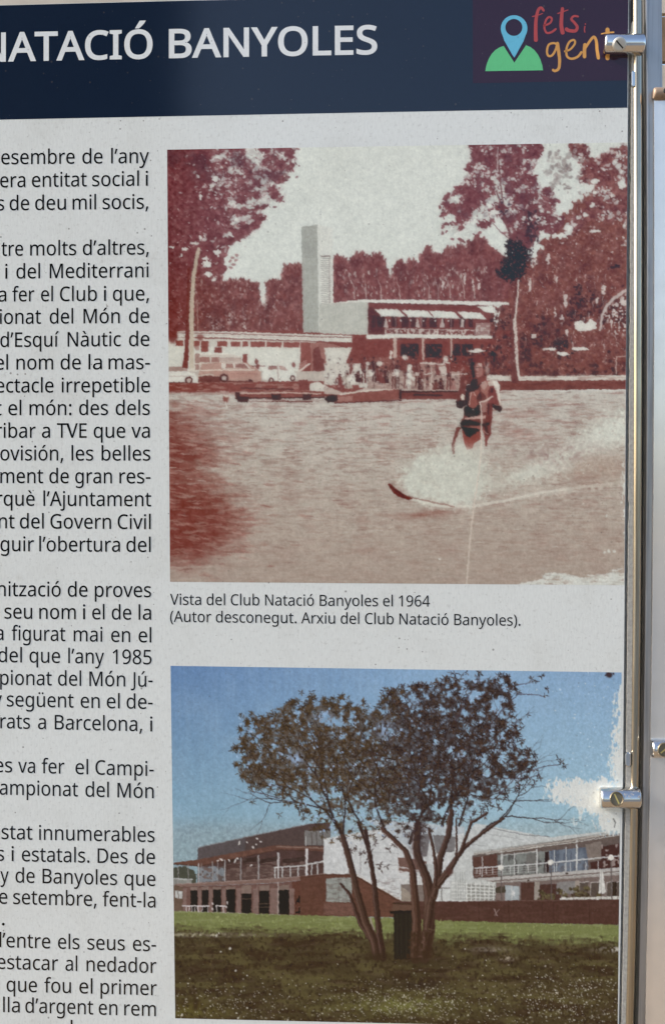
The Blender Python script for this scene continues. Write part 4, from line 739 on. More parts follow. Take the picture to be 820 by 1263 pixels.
    # ---- ink worn off near the clamp and the edge
    PAPER, h = (202, 205, 203), blow(660, 820, 5.742)
    tear = K.noise(1.5, 5) * .6 + n3 * .35 + K.noise(5, 14) * .45
    for v, s in (((70, 900, 90, 850, 220, 822, 440, 808, 640, 830, 640, 1190, 470, 1185, 440, 1130, 445, 1060, 330, 1050, 290, 1010, 200, 960, 110, 970), 2.2), ((612, 130, 640, 130, 640, 840, 530, 830, 545, 740, 520, 680, 545, 600, 572, 560, 540, 500, 570, 450, 575, 330), 1.6)):
        rg = K.region(h(*v), s + 4.5)
        K.mix(sstep(.42, .54, rg + .5 * tear * sstep(.02, .3, rg) * sstep(1.0, .8, rg)), PAPER)
        K.scatter(np.clip(rg * (1 - rg) * 4, 0, 1) ** 2 * (X < 764), 130, (.8, 3), .3, (-1.4, .4), [(202, 205, 203), (166, 192, 208), (148, 182, 200)], (.5, .95))
    g1 = np.exp(-((X - 760) / 10) ** 2) * sstep(838, 860, Y) * sstep(1035, 1000, Y)
    K.mix(sstep(.5, .66, g1 * .42 + .5 * tear * sstep(.1, .4, g1)), PAPER)
    K.mix(sstep(.5, .66, np.exp(-((X - 720) / 40) ** 2 - ((Y - 1000) / 30) ** 2) * .35 + .5 * tear * (X > 690) * (Y < 1018) * (Y > 960)), (190, 200, 202))
    K.mix(sstep(.45, .7, np.exp(-((X - 752) / 14) ** 2 - ((Y - 1024) / 8) ** 2) * .6 + .5 * tear * (X > 730) * (np.abs(Y - 1022) < 12)), PAPER)
    K.dab(750.5, 832.5, 4, 3.4, 0, (58, 42, 48), .95); K.dab(746, 833, 1, 1, 0, (58, 42, 48)); K.dab(756, 831, 1, 1.2, 0, (58, 42, 48))
    K.line(h(550, 1090, 566, 1120, 560, 1150), 1.4, (92, 92, 92), .9)
    K.scatter((X > 640) * (Y < 1030) * sstep(620, 760, X), 260, (.5, 1.3), .5, (1.2, .6), [(178, 204, 222), (196, 208, 212), (168, 190, 210)], (.4, .9))
    gq = rng.normal(0, 1, (K.h, K.w)) * .022 + K.noise(1.3, 5) * .022 + n2 * .014
    K.a = K.a * (1 + gq[..., None])
    K.a = K.a * .93 + K.a.mean(-1, keepdims=True) * .07
    for _ in range(120):
        K.dab(rng.uniform(214, 764), rng.uniform(824, 1100), rng.uniform(.35, .8), rng.uniform(.3, .6), rng.uniform(0, 3), (92, 96, 104), rng.uniform(.3, .7))
    return K
# letter outlines, 1000 units to the em: character: (advance, closed outlines)
GLYPHS = {
 ' ': (260, []),
 '(': (300, [[40,274,41,315,44,355,49,395,56,434,64,473,75,510,89,547,104,583,122,618,141,651,163,683,187,714,270,714,237,666,209,615,184,562,164,507,149,450,138,392,131,334,129,275,130,237,133,198,138,160,145,122,154,84,165,47,177,11,192,-24,208,-59,227,-93,247,-126,269,-158,187,-158,163,-128,141,-96,122,-64,104,-29,89,6,75,42,64,79,56,117,49,156,44,195,41,234]]),
 ')': (300, [[260,274,259,234,256,195,251,156,244,117,236,79,225,42,212,6,196,-29,179,-64,159,-96,137,-128,113,-158,31,-158,53,-126,73,-93,92,-59,108,-24,123,11,135,47,146,84,155,122,162,160,167,198,170,237,171,275,170,314,167,353,162,392,155,431,146,469,135,507,123,544,108,580,91,615,73,649,53,682,30,714,113,714,137,683,159,651,179,618,196,583,212,547,225,510,236,473,244,434,251,395,256,355,259,315]]),
 ',': (268, [[192,105,169,29,138,-52,106,-129,41,-129,60,-48,78,38,91,116,185,116]]),
 '-': (322, [[40,229,40,307,282,307,282,229]]),
 '.': (268, [[72,54,74,76,80,94,90,106,103,114,117,119,133,121,149,119,164,114,177,106,188,94,194,76,196,54,194,32,188,15,177,2,164,-7,149,-12,133,-14,117,-12,103,-7,90,2,80,15,74,32]]),
 '1': (572, [[355,0,269,0,269,499,269,548,271,585,273,622,244,595,211,567,135,505,89,564,282,714,355,714]]),
 '4': (572, [[552,162,448,162,448,0,363,0,363,162,21,162,21,237,357,718,448,718,448,241,552,241],[363,466,363,513,365,554,366,590,368,624,364,624,344,583,321,546,107,241,363,241]]),
 '5': (572, [[275,438,322,435,364,427,402,413,435,394,463,370,485,341,502,308,512,270,515,228,511,181,501,138,483,100,459,68,428,40,391,18,360,6,326,-3,288,-8,248,-10,212,-9,178,-6,144,0,114,8,87,17,63,29,63,112,89,98,118,87,150,77,184,71,217,66,249,65,283,67,314,72,341,81,366,95,386,112,403,132,415,157,423,186,425,219,420,262,406,298,382,326,357,343,326,355,289,362,246,364,182,359,124,349,80,377,107,714,465,714,465,634,182,634,165,427,211,434]]),
 '6': (572, [[55,305,56,346,59,387,63,427,71,466,80,504,93,540,109,575,128,606,151,635,178,661,209,683,244,700,285,714,331,721,382,724,428,722,470,715,470,640,429,649,384,652,341,649,302,642,269,629,241,612,216,591,196,566,180,538,168,507,158,474,151,439,146,402,143,363,149,363,160,378,173,393,187,406,203,418,222,428,242,436,265,442,290,446,318,447,358,444,394,436,426,421,455,402,479,377,499,347,513,313,522,274,525,230,522,183,513,140,497,102,476,69,450,41,418,19,383,3,342,-7,298,-10,265,-8,233,-2,203,9,175,24,149,43,125,67,105,95,87,128,73,165,65,197,60,230,56,266],[297,64,336,68,370,82,399,104,421,136,434,178,438,230,434,272,423,308,403,338,377,360,342,374,300,378,270,376,243,369,218,358,196,344,178,328,163,309,153,289,146,268,144,247,145,225,148,203,153,182,161,161,171,142,182,123,196,106,212,92,230,80,251,71,273,66]]),
 '8': (572, [[285,724,325,722,362,715,396,704,426,689,451,670,471,647,487,620,496,588,499,553,497,526,491,501,480,478,467,458,450,439,431,421,410,406,387,391,363,378,391,363,418,348,443,330,465,312,485,291,500,269,512,244,520,216,522,185,519,147,509,112,493,81,471,55,444,32,411,14,374,1,333,-7,288,-10,239,-7,196,0,157,13,125,30,98,52,76,78,61,109,52,143,49,182,51,213,58,242,69,267,85,290,103,311,124,329,147,345,172,360,197,373,174,387,153,402,133,418,116,436,101,456,88,477,79,500,74,526,72,554,75,589,84,620,100,646,121,670,146,689,176,704,209,715,246,722],[135,181,139,148,151,119,172,94,201,75,239,64,286,60,331,64,368,75,397,94,419,120,432,150,436,184,434,206,428,227,417,245,403,263,386,278,365,293,342,307,315,319,286,331,270,337,242,324,218,310,196,296,178,281,162,264,150,246,142,226,137,205],[284,653,250,650,219,641,193,626,174,606,162,581,158,550,160,527,166,506,175,488,189,472,204,458,223,445,289,412,351,445,369,458,383,472,395,488,405,507,410,527,412,550,408,581,396,606,377,626,351,641,320,650]]),
 '9': (572, [[520,409,519,368,516,328,511,287,504,248,495,210,482,173,466,139,447,107,424,78,397,53,366,31,330,13,289,0,243,-7,192,-10,145,-7,102,0,102,75,144,65,190,62,234,65,272,72,305,85,334,102,358,123,378,147,394,175,407,206,417,239,424,275,429,312,431,350,425,350,414,335,401,321,387,308,371,296,352,286,331,278,309,272,283,268,255,267,216,270,180,278,147,292,119,312,95,336,75,366,61,400,53,439,50,483,53,531,63,574,78,612,100,645,127,673,158,695,194,711,234,721,278,724,311,722,343,715,373,704,401,689,427,670,450,646,470,618,488,585,501,548,510,517,515,484,519,448],[278,650,239,645,205,632,176,609,155,577,141,535,137,484,141,441,152,405,171,375,197,354,231,340,274,336,305,338,332,345,357,355,379,370,397,386,411,405,422,425,429,446,431,467,430,488,427,510,421,531,414,553,405,572,393,591,379,608,363,622,345,634,325,643,302,648]]),
 ':': (268, [[72,54,74,76,80,94,90,106,103,114,117,119,133,121,149,119,164,114,177,106,188,94,194,76,196,54,194,32,188,15,177,2,164,-7,149,-12,133,-14,117,-12,103,-7,90,2,80,15,74,32],[72,482,74,505,80,522,90,535,103,543,117,548,133,550,149,548,164,543,177,535,188,522,194,505,196,482,194,460,188,443,177,430,164,421,149,416,133,414,117,416,103,421,90,430,80,443,74,460]]),
 'A': (639, [[545,0,459,221,176,221,91,0,0,0,279,717,360,717,638,0],[352,517,342,546,328,589,318,624,307,583,296,546,287,517,206,301,432,301]]),
 'B': (650, [[301,714,364,712,419,704,465,692,503,674,533,651,555,620,568,582,572,537,570,510,565,485,556,462,545,442,529,424,510,408,489,396,464,386,436,379,436,374,465,368,492,359,517,348,540,334,559,316,575,294,587,268,594,238,596,203,593,162,583,125,566,92,543,65,515,42,480,23,441,10,397,3,348,0,97,0,97,714],[319,410,374,413,416,423,445,439,464,462,475,492,479,527,474,563,461,591,437,611,404,626,360,634,305,637,187,637,187,410],[187,335,187,76,331,76,388,80,432,92,463,113,484,140,496,173,500,210,498,234,493,256,483,276,470,293,452,308,428,319,400,328,365,333,324,335]]),
 'C': (632, [[403,645,366,643,332,636,300,625,271,610,245,591,222,568,202,542,186,511,173,477,164,440,158,400,156,357,158,314,163,275,171,238,183,204,205,164,232,131,265,104,294,89,327,78,363,71,402,69,433,70,462,73,491,77,573,97,573,19,546,10,519,3,490,-3,460,-7,427,-9,389,-10,337,-7,289,1,246,15,207,35,173,60,143,89,118,124,97,163,82,206,70,253,63,304,61,358,62,398,67,435,74,472,83,506,101,549,123,587,149,622,181,652,217,677,257,698,290,709,326,717,364,722,404,724,440,723,476,719,510,713,543,705,573,694,601,682,565,606,491,633,464,640,434,644]]),
 'D': (730, [[669,364,666,306,658,254,644,206,624,163,600,125,570,92,536,64,497,41,453,23,405,10,353,3,296,0,97,0,97,714,317,714,369,712,418,704,463,691,504,674,541,652,574,625,602,593,626,556,645,515,658,470,666,419],[574,361,572,406,566,447,556,484,542,517,518,554,488,584,450,607,419,620,384,630,345,635,304,637,187,637,187,77,284,77,352,81,411,95,461,117,501,148,533,189,556,237,569,295]]),
 'E': (556, [[496,0,97,0,97,714,496,714,496,635,187,635,187,412,478,412,478,334,187,334,187,79,496,79]]),
 'G': (728, [[407,377,654,377,654,27,615,15,576,6,537,-1,496,-6,451,-9,403,-10,350,-7,301,1,256,15,216,34,180,59,149,88,123,123,100,161,83,205,71,252,63,302,61,357,64,411,72,461,86,508,105,551,129,590,159,624,193,653,231,678,275,698,323,713,375,721,431,724,470,723,508,719,544,713,579,705,612,694,644,682,610,604,584,615,555,624,524,633,492,640,460,644,426,645,385,643,347,636,312,625,280,610,243,583,212,550,187,510,173,477,163,440,157,400,155,357,157,316,162,277,170,240,182,206,204,166,233,132,269,104,301,89,337,77,378,70,424,68,454,69,480,70,504,73,564,85,564,297,407,297]]),
 'I': (339, [[298,0,40,0,40,52,124,71,124,642,40,662,40,714,298,714,298,662,214,642,214,71,298,52]]),
 'J': (273, [[-4,-190,-46,-186,-78,-177,-78,-101,-44,-108,-6,-111,10,-110,26,-107,42,-101,56,-93,68,-81,78,-66,86,-47,90,-24,92,4,92,714,182,714,182,11,179,-32,172,-70,159,-102,142,-130,120,-152,94,-168,64,-180,32,-188]]),
 'L': (524, [[97,0,97,714,187,714,187,80,499,80,499,0]]),
 'M': (907, [[412,0,177,626,173,626,176,575,179,507,180,433,180,0,97,0,97,714,230,714,450,129,454,129,678,714,810,714,810,0,721,0,721,439,722,508,725,573,728,625,724,625,486,0]]),
 'N': (760, [[663,0,558,0,176,593,172,593,175,538,178,471,180,399,180,0,97,0,97,714,201,714,582,123,586,123,583,171,580,241,579,311,579,714,663,714]]),
 'O': (781, [[720,358,719,317,715,279,708,242,699,207,683,165,662,126,636,91,607,61,572,36,533,16,502,5,467,-3,430,-8,391,-10,350,-8,312,-3,277,5,245,16,206,37,172,62,142,91,117,126,97,165,81,208,72,243,66,280,62,318,61,359,63,412,70,462,81,508,97,551,117,590,142,624,172,654,206,679,246,699,290,713,338,722,392,725,443,722,490,714,533,699,572,679,606,654,636,625,662,590,682,551,699,508,711,462,718,412],[156,358,158,315,162,274,170,237,181,203,201,163,227,130,258,103,297,84,341,72,391,68,442,72,486,84,523,103,555,130,580,163,600,203,611,237,619,274,623,315,625,358,621,422,611,478,593,528,569,569,537,603,497,627,448,641,392,646,341,642,297,631,258,611,227,585,201,552,181,512,170,479,162,442,158,401]]),
 'S': (549, [[502,191,499,150,488,114,471,82,447,55,418,32,382,14,342,1,297,-7,247,-10,171,-6,104,5,51,24,51,110,77,100,107,90,140,81,177,74,213,69,251,68,284,70,314,74,340,82,362,93,380,106,394,122,404,140,410,161,412,183,410,205,405,225,397,242,385,258,367,272,345,286,318,300,284,315,244,330,215,342,188,354,163,366,142,380,123,395,106,411,92,428,80,447,71,468,65,490,61,515,60,542,63,578,73,611,89,639,111,664,138,685,169,702,206,714,245,722,288,724,326,723,362,719,396,713,428,705,457,695,485,684,457,607,432,617,405,626,376,634,347,640,317,644,286,645,258,644,233,639,211,632,193,622,178,610,166,595,158,579,153,561,151,541,153,518,158,498,166,481,178,466,194,451,215,438,240,425,271,411,307,397,347,381,382,365,413,347,440,329,462,307,479,284,492,257,499,226]]),
 'T': (556, [[323,0,233,0,233,635,10,635,10,714,545,714,545,635,323,635]]),
 'V': (600, [[600,714,345,0,255,0,0,714,94,714,255,256,274,200,288,148,300,100,311,149,326,201,345,258,505,714]]),
 'Y': (566, [[283,363,469,714,566,714,328,277,328,0,238,0,238,273,0,714,98,714]]),
 'a': (561, [[288,545,334,542,373,534,406,521,433,502,454,477,468,446,477,409,480,365,480,0,416,0,399,76,395,76,380,58,364,42,347,27,330,16,312,6,291,-1,269,-6,243,-9,215,-10,184,-8,155,-2,128,7,105,20,84,38,68,59,56,85,48,115,46,149,53,198,74,239,109,272,145,292,189,306,242,316,303,320,394,323,394,355,391,395,381,426,365,448,343,462,316,471,283,474,255,473,229,468,203,461,132,433,105,499,130,511,157,522,188,531,220,539,254,543],[314,259,268,256,229,249,199,239,175,227,154,206,141,179,137,148,140,121,149,99,164,82,185,70,208,63,235,61,278,65,315,78,348,98,373,128,388,167,393,214,393,262]]),
 'b': (615, [[173,575,171,511,168,465,173,465,190,486,211,505,236,522,265,535,300,542,339,545,387,541,429,528,467,506,499,475,526,436,545,389,556,333,560,268,558,224,553,183,545,147,532,114,512,76,486,45,455,21,420,4,381,-7,339,-10,300,-7,265,0,236,13,211,29,190,48,173,68,166,68,148,0,85,0,85,760,173,760],[324,472,289,470,259,462,234,450,214,434,198,412,187,384,179,352,175,314,173,271,173,267,175,220,181,180,191,145,205,115,233,86,273,69,326,63,370,69,406,87,433,116,449,145,460,181,467,222,469,269,467,316,460,357,449,392,433,421,406,449,369,466]]),
 'c': (480, [[300,-10,254,-7,212,3,173,19,139,42,110,72,86,109,73,142,63,178,57,220,55,265,57,312,63,355,74,393,88,426,113,464,142,494,177,517,217,533,260,543,306,546,333,545,359,542,385,537,409,531,429,525,447,517,420,444,364,461,304,469,270,466,240,459,215,446,194,428,176,406,163,378,154,346,148,308,146,266,148,225,154,189,163,157,176,129,193,107,214,89,239,76,267,69,299,66,327,67,353,70,376,75,438,97,438,19,419,10,400,3,378,-2,355,-7,329,-9]]),
 'd': (615, [[275,-10,227,-6,185,7,147,29,115,59,89,99,70,146,59,202,55,267,59,332,70,388,89,436,115,475,148,506,186,528,228,542,276,546,303,545,327,541,349,535,369,528,387,518,403,507,442,467,448,467,444,505,442,546,442,760,530,760,530,0,459,0,446,72,442,72,403,30,387,19,369,9,349,1,326,-5,302,-9],[289,63,340,68,380,84,408,109,424,136,434,168,441,206,443,250,443,266,441,313,435,354,424,390,410,419,382,449,341,467,288,473,245,467,209,448,181,416,166,386,155,350,148,310,146,265,148,220,155,180,166,145,181,116,209,87,245,69]]),
 'e': (564, [[292,546,336,543,375,533,410,516,441,493,466,465,486,431,501,393,510,351,513,304,513,251,146,251,150,208,159,171,173,139,192,112,226,86,268,70,317,65,350,66,380,69,407,74,434,82,461,91,489,102,489,25,462,14,435,5,408,-1,380,-6,348,-9,313,-10,264,-7,219,4,178,21,142,45,112,76,87,113,73,146,63,182,57,221,55,264,57,306,62,346,72,382,84,415,107,454,134,486,167,512,205,531,247,542],[291,474,252,469,219,456,191,433,170,403,156,365,148,321,421,321,419,350,415,377,407,401,396,422,382,440,365,454,344,465,319,472]]),
 'f': (344, [[332,468,197,468,197,0,109,0,109,468,15,468,15,509,109,539,109,570,111,613,118,650,129,682,145,708,165,729,189,745,217,756,248,763,283,765,341,759,387,747,364,678,327,688,284,693,257,690,235,680,218,663,207,640,199,609,197,571,197,536,332,536]]),
 'g': (615, [[275,546,309,544,341,537,370,526,397,510,422,490,443,465,448,465,460,536,530,536,530,-9,527,-57,518,-99,504,-136,484,-168,457,-194,425,-214,386,-228,341,-237,290,-240,252,-239,217,-236,183,-231,152,-225,123,-216,97,-206,97,-125,124,-137,153,-148,186,-156,221,-162,257,-166,295,-167,338,-163,374,-149,403,-126,425,-96,439,-59,443,-16,443,5,444,40,446,71,442,71,422,46,399,26,373,10,343,-1,311,-8,276,-10,227,-5,183,8,146,31,113,63,88,103,70,150,59,205,55,267,59,328,70,382,88,429,113,470,146,504,183,527,226,541],[287,472,258,469,233,461,210,448,191,430,175,406,163,378,153,345,148,308,146,266,148,219,155,179,167,144,182,114,211,85,246,68,289,62,315,63,338,67,359,72,377,81,393,92,407,105,419,122,428,141,435,163,440,188,443,215,444,246,444,267,442,313,437,352,427,385,414,412,397,434,376,451,351,463,321,470]]),
 'i': (258, [[173,536,173,0,85,0,85,536],[130,737,143,735,155,731,165,723,174,713,179,699,181,681,179,664,174,650,165,639,155,631,143,627,130,625,116,627,104,631,93,639,85,650,80,664,78,681,80,699,85,713,93,723,104,731,116,735]]),
 'j': (258, [[22,-240,-22,-236,-55,-228,-55,-157,-24,-164,11,-167,31,-165,49,-159,64,-149,76,-134,83,-112,85,-83,85,536,173,536,173,-80,171,-112,166,-140,157,-166,144,-188,128,-206,108,-221,84,-232,55,-238],[78,681,80,699,85,713,93,723,104,731,116,735,130,737,143,735,155,731,165,723,174,713,179,699,181,681,179,664,174,650,165,639,155,631,143,627,130,625,116,627,104,631,93,639,85,650,80,664]]),
 'l': (258, [[173,0,85,0,85,760,173,760]]),
 'm': (935, [[673,546,716,543,752,534,784,520,809,499,829,473,843,439,851,397,854,349,854,0,767,0,767,345,764,384,755,415,740,440,720,458,692,468,658,472,611,467,574,452,546,427,528,392,517,349,513,296,513,0,426,0,426,345,425,372,421,395,414,415,405,433,393,447,378,458,360,466,340,470,316,472,283,469,254,462,231,449,212,432,197,410,186,384,179,353,174,318,173,278,173,0,85,0,85,536,156,536,169,463,174,463,186,481,200,496,215,509,232,521,251,530,270,537,290,542,311,545,332,546,371,544,406,536,435,524,461,507,481,484,496,456,501,456,521,484,546,507,574,524,606,536,639,544]]),
 'n': (618, [[343,546,388,543,427,534,461,520,488,499,509,473,525,439,534,397,537,349,537,0,450,0,450,343,447,383,437,415,421,440,398,458,368,468,330,472,277,466,236,450,207,422,192,394,181,361,175,322,173,278,173,0,85,0,85,536,156,536,169,463,174,463,187,481,202,496,218,509,237,521,256,530,277,537,299,542,321,545]]),
 'o': (605, [[551,269,549,226,543,187,533,150,520,118,503,89,483,63,460,41,434,23,405,8,372,-2,338,-8,301,-10,267,-8,234,-2,203,8,174,23,148,41,125,63,105,89,87,118,73,150,63,187,57,226,55,269,57,312,62,351,72,387,85,419,108,457,137,489,171,513,211,532,255,542,304,546,351,542,394,532,432,513,467,489,496,457,519,419,533,387,543,351,549,312],[146,269,148,229,153,192,163,159,176,131,193,107,214,88,239,74,269,66,303,63,337,66,367,74,392,88,413,107,430,131,443,159,453,192,458,229,460,269,458,310,452,346,443,378,430,406,413,429,391,447,366,461,336,469,302,472,252,466,213,448,183,418,167,388,155,354,148,314]]),
 'p': (615, [[340,546,387,542,429,529,467,507,499,477,526,438,545,391,556,334,560,269,558,225,553,185,545,149,532,115,512,77,486,46,455,21,421,4,382,-6,339,-10,313,-9,288,-5,266,1,246,9,228,19,211,29,173,68,167,68,171,25,173,-20,173,-240,85,-240,85,536,157,536,169,463,173,463,211,505,227,517,245,527,265,535,288,541,313,545],[324,472,290,470,261,463,237,451,217,436,201,415,189,390,181,360,175,326,173,286,173,269,175,227,179,190,187,157,198,129,214,105,234,87,260,74,290,66,326,63,357,66,384,75,406,90,426,110,441,135,453,163,462,196,467,231,469,270,467,314,460,353,449,387,433,417,406,448,369,466]]),
 'q': (615, [[442,-11,443,31,447,72,441,72,424,50,403,31,377,14,348,1,313,-7,273,-10,227,-6,185,7,148,29,115,59,89,99,70,146,59,202,55,267,57,311,62,351,71,388,83,421,104,459,130,490,161,514,196,532,234,542,276,546,315,543,350,535,379,522,404,505,425,485,443,463,447,463,460,536,530,536,530,-240,442,-240],[290,63,324,65,354,72,378,83,399,99,415,119,427,144,435,174,441,209,443,248,443,266,441,314,435,356,424,391,409,420,380,450,340,467,288,473,244,467,208,448,181,416,166,386,155,350,148,310,146,265,148,220,155,180,166,146,181,116,209,87,245,69]]),
 'r': (413, [[335,546,367,544,398,540,387,459,358,464,329,466,309,465,289,460,270,453,252,443,235,431,220,416,206,400,195,381,185,360,179,337,174,312,173,286,173,0,85,0,85,536,157,536,167,438,171,438,183,457,197,476,212,492,229,508,247,521,267,531,288,540,311,544]]),
 's': (479, [[434,148,431,115,422,86,408,61,388,40,364,22,334,8,300,-2,262,-8,220,-10,184,-9,152,-6,123,-1,98,6,74,14,52,24,52,104,75,94,101,84,129,74,160,67,191,62,222,61,263,63,295,71,319,82,336,98,346,118,349,140,338,176,329,187,316,197,298,208,277,219,250,231,217,244,184,257,154,271,128,284,105,298,86,314,71,332,60,352,53,376,51,404,57,446,76,481,106,509,136,525,171,537,209,544,252,546,284,545,314,542,343,536,371,529,398,521,423,510,393,440,322,464,297,470,272,473,246,474,213,472,185,466,163,456,148,443,138,428,135,409,136,395,141,383,148,371,159,361,173,351,191,341,273,307,305,294,334,281,360,268,382,254,400,238,415,219,426,199,432,175]]),
 't': (361, [[264,62,305,65,339,73,339,6,299,-5,249,-10,222,-8,196,-4,171,4,149,17,130,33,114,55,102,82,94,116,92,156,92,468,16,468,16,510,93,545,128,659,180,659,180,536,335,536,335,468,180,468,180,158,183,128,190,104,203,85,221,72,241,65]]),
 'u': (618, [[533,536,533,0,461,0,448,71,444,71,432,53,417,38,400,25,381,14,362,5,341,-1,319,-6,297,-9,274,-10,234,-8,198,-1,167,10,140,27,118,48,101,74,89,105,81,142,79,185,79,536,168,536,168,191,171,152,181,120,197,95,220,77,250,67,287,63,324,65,356,73,381,85,402,103,419,125,430,151,439,183,443,218,445,257,445,536]]),
 'v': (508, [[203,0,0,536,94,536,208,220,225,171,241,119,251,78,255,78,266,120,283,172,300,220,414,536,508,536,304,0]]),
 'x': (529, [[212,274,27,536,127,536,265,334,402,536,501,536,316,274,511,0,411,0,265,214,117,0,18,0]]),
 'y': (510, [[1,536,95,536,211,231,229,179,245,130,256,85,260,85,279,150,306,232,415,536,510,536,279,-74,266,-106,251,-135,234,-161,216,-185,196,-204,172,-219,146,-231,117,-238,84,-240,42,-237,11,-232,11,-162,37,-166,70,-168,90,-167,108,-163,123,-156,138,-148,151,-137,162,-123,189,-73,217,-2]]),
 'z': (470, [[431,0,39,0,39,58,327,468,56,468,56,536,424,536,424,470,140,68,431,68]]),
 'Ó': (781, [[720,358,719,317,715,279,708,242,699,207,683,165,662,126,636,91,607,61,572,36,533,16,502,5,467,-3,430,-8,391,-10,350,-8,312,-3,277,5,245,16,206,37,172,62,142,91,117,126,97,165,81,208,72,243,66,280,62,318,61,359,63,412,70,462,81,508,97,551,117,590,142,624,172,654,206,679,246,699,290,713,338,722,392,725,443,722,490,714,533,699,572,679,606,654,636,625,662,590,682,551,699,508,711,462,718,412],[156,358,158,315,162,274,170,237,181,203,201,163,227,130,258,103,297,84,341,72,391,68,442,72,486,84,523,103,555,130,580,163,600,203,611,237,619,274,623,315,625,358,621,422,611,478,593,528,569,569,537,603,497,627,448,641,392,646,341,642,297,631,258,611,227,585,201,552,181,512,170,479,162,442,158,401],[539,934,513,900,475,858,434,817,396,784,338,784,338,796,370,841,405,894,433,944,539,944]]),
 'à': (561, [[288,545,334,542,373,534,406,521,433,502,454,477,468,446,477,409,480,365,480,0,416,0,399,76,395,76,380,58,364,42,347,27,330,16,312,6,291,-1,269,-6,243,-9,215,-10,184,-8,155,-2,128,7,105,20,84,38,68,59,56,85,48,115,46,149,53,198,74,239,109,272,145,292,189,306,242,316,303,320,394,323,394,355,391,395,381,426,365,448,343,462,316,471,283,474,255,473,229,468,203,461,132,433,105,499,130,511,157,522,188,531,220,539,254,543],[314,259,268,256,229,249,199,239,175,227,154,206,141,179,137,148,140,121,149,99,164,82,185,70,208,63,235,61,278,65,315,78,348,98,373,128,388,167,393,214,393,262],[256,766,283,716,318,663,352,618,352,606,293,606,255,639,213,681,176,722,151,756,151,766]]),
 'è': (564, [[292,546,336,543,375,533,410,516,441,493,466,465,486,431,501,393,510,351,513,304,513,251,146,251,150,208,159,171,173,139,192,112,226,86,268,70,317,65,350,66,380,69,407,74,434,82,461,91,489,102,489,25,462,14,435,5,408,-1,380,-6,348,-9,313,-10,264,-7,219,4,178,21,142,45,112,76,87,113,73,146,63,182,57,221,55,264,57,306,62,346,72,382,84,415,107,454,134,486,167,512,205,531,247,542],[291,474,252,469,219,456,191,433,170,403,156,365,148,321,421,321,419,350,415,377,407,401,396,422,382,440,365,454,344,465,319,472],[260,766,287,716,322,663,356,618,356,606,297,606,259,639,217,681,180,722,155,756,155,766]]),
 'í': (258, [[173,0,85,0,85,536,173,536],[277,756,251,722,213,681,172,639,134,606,76,606,76,618,108,663,143,716,171,766,277,766]]),
 'ó': (605, [[551,269,549,226,543,187,533,150,520,118,503,89,483,63,460,41,434,23,405,8,372,-2,338,-8,301,-10,267,-8,234,-2,203,8,174,23,148,41,125,63,105,89,87,118,73,150,63,187,57,226,55,269,57,312,62,351,72,387,85,419,108,457,137,489,171,513,211,532,255,542,304,546,351,542,394,532,432,513,467,489,496,457,519,419,533,387,543,351,549,312],[146,269,148,229,153,192,163,159,176,131,193,107,214,88,239,74,269,66,303,63,337,66,367,74,392,88,413,107,430,131,443,159,453,192,458,229,460,269,458,310,452,346,443,378,430,406,413,429,391,447,366,461,336,469,302,472,252,466,213,448,183,418,167,388,155,354,148,314],[451,756,425,722,387,681,346,639,308,606,250,606,250,618,282,663,317,716,345,766,451,766]]),
 'ú': (618, [[533,536,533,0,461,0,448,71,444,71,432,53,417,38,400,25,381,14,362,5,341,-1,319,-6,297,-9,274,-10,234,-8,198,-1,167,10,140,27,118,48,101,74,89,105,81,142,79,185,79,536,168,536,168,191,171,152,181,120,197,95,220,77,250,67,287,63,324,65,356,73,381,85,402,103,419,125,430,151,439,183,443,218,445,257,445,536],[457,756,431,722,393,681,352,639,314,606,256,606,256,618,288,663,323,716,351,766,457,766]]),
 'ü': (618, [[533,536,533,0,461,0,448,71,444,71,432,53,417,38,400,25,381,14,362,5,341,-1,319,-6,297,-9,274,-10,234,-8,198,-1,167,10,140,27,118,48,101,74,89,105,81,142,79,185,79,536,168,536,168,191,171,152,181,120,197,95,220,77,250,67,287,63,324,65,356,73,381,85,402,103,419,125,430,151,439,183,443,218,445,257,445,536],[169,681,171,697,175,709,183,718,216,730,249,718,257,709,261,697,263,681,261,666,257,653,249,643,239,637,228,632,216,631,204,632,193,637,183,643,175,653,171,666],[357,681,358,697,363,709,370,718,403,730,436,718,444,709,448,697,450,681,448,666,444,653,436,643,426,637,415,632,403,631,391,632,380,637,370,643,363,653,358,666]]),
 '’': (175, [[163,703,140,627,109,545,77,469,12,469,26,529,40,593,52,657,62,714,156,714]]),
}
# ================================================================ helpers
def px(u, v, y=0.0):
    """the point of the photograph at pixel (u, v), on the plane y of the board frame"""
    d = AX @ Vector(((u - W_PX / 2) / F_PX, 1.0, -(v - H_PX / 2) / F_PX))
    t = (y + DIST) / d.y
    return Vector((d.x * t, y, d.z * t))

AXN = np.array(AX)
def px_many(u, v, y=0.0):
    d = np.stack([(u - W_PX / 2) / F_PX, np.ones_like(u), -(v - H_PX / 2) / F_PX], -1) @ AXN.T
    t = (y + DIST) / d[..., 1]
    return np.stack([d[..., 0] * t, np.full_like(u, y), d[..., 2] * t], -1)

MM = 0.001
def thing(name, label, cat, loc, group=None):
    o = bpy.data.objects.new(name, None); scene.collection.objects.link(o)
    o.empty_display_size = .02; o.matrix_world = FRAME @ Matrix.Translation(loc)
    o['label'] = label; o['category'] = cat
    if group: o['group'] = group
    return o

def link_mesh(name, me, mat, parent, label=None, world_space=False):
    o = bpy.data.objects.new(name, me); scene.collection.objects.link(o)
    if mat and not me.materials: me.materials.append(mat)
    if parent: o.parent = parent
    elif not world_space: o.matrix_world = FRAME
    if label: o['label'] = label
    return o

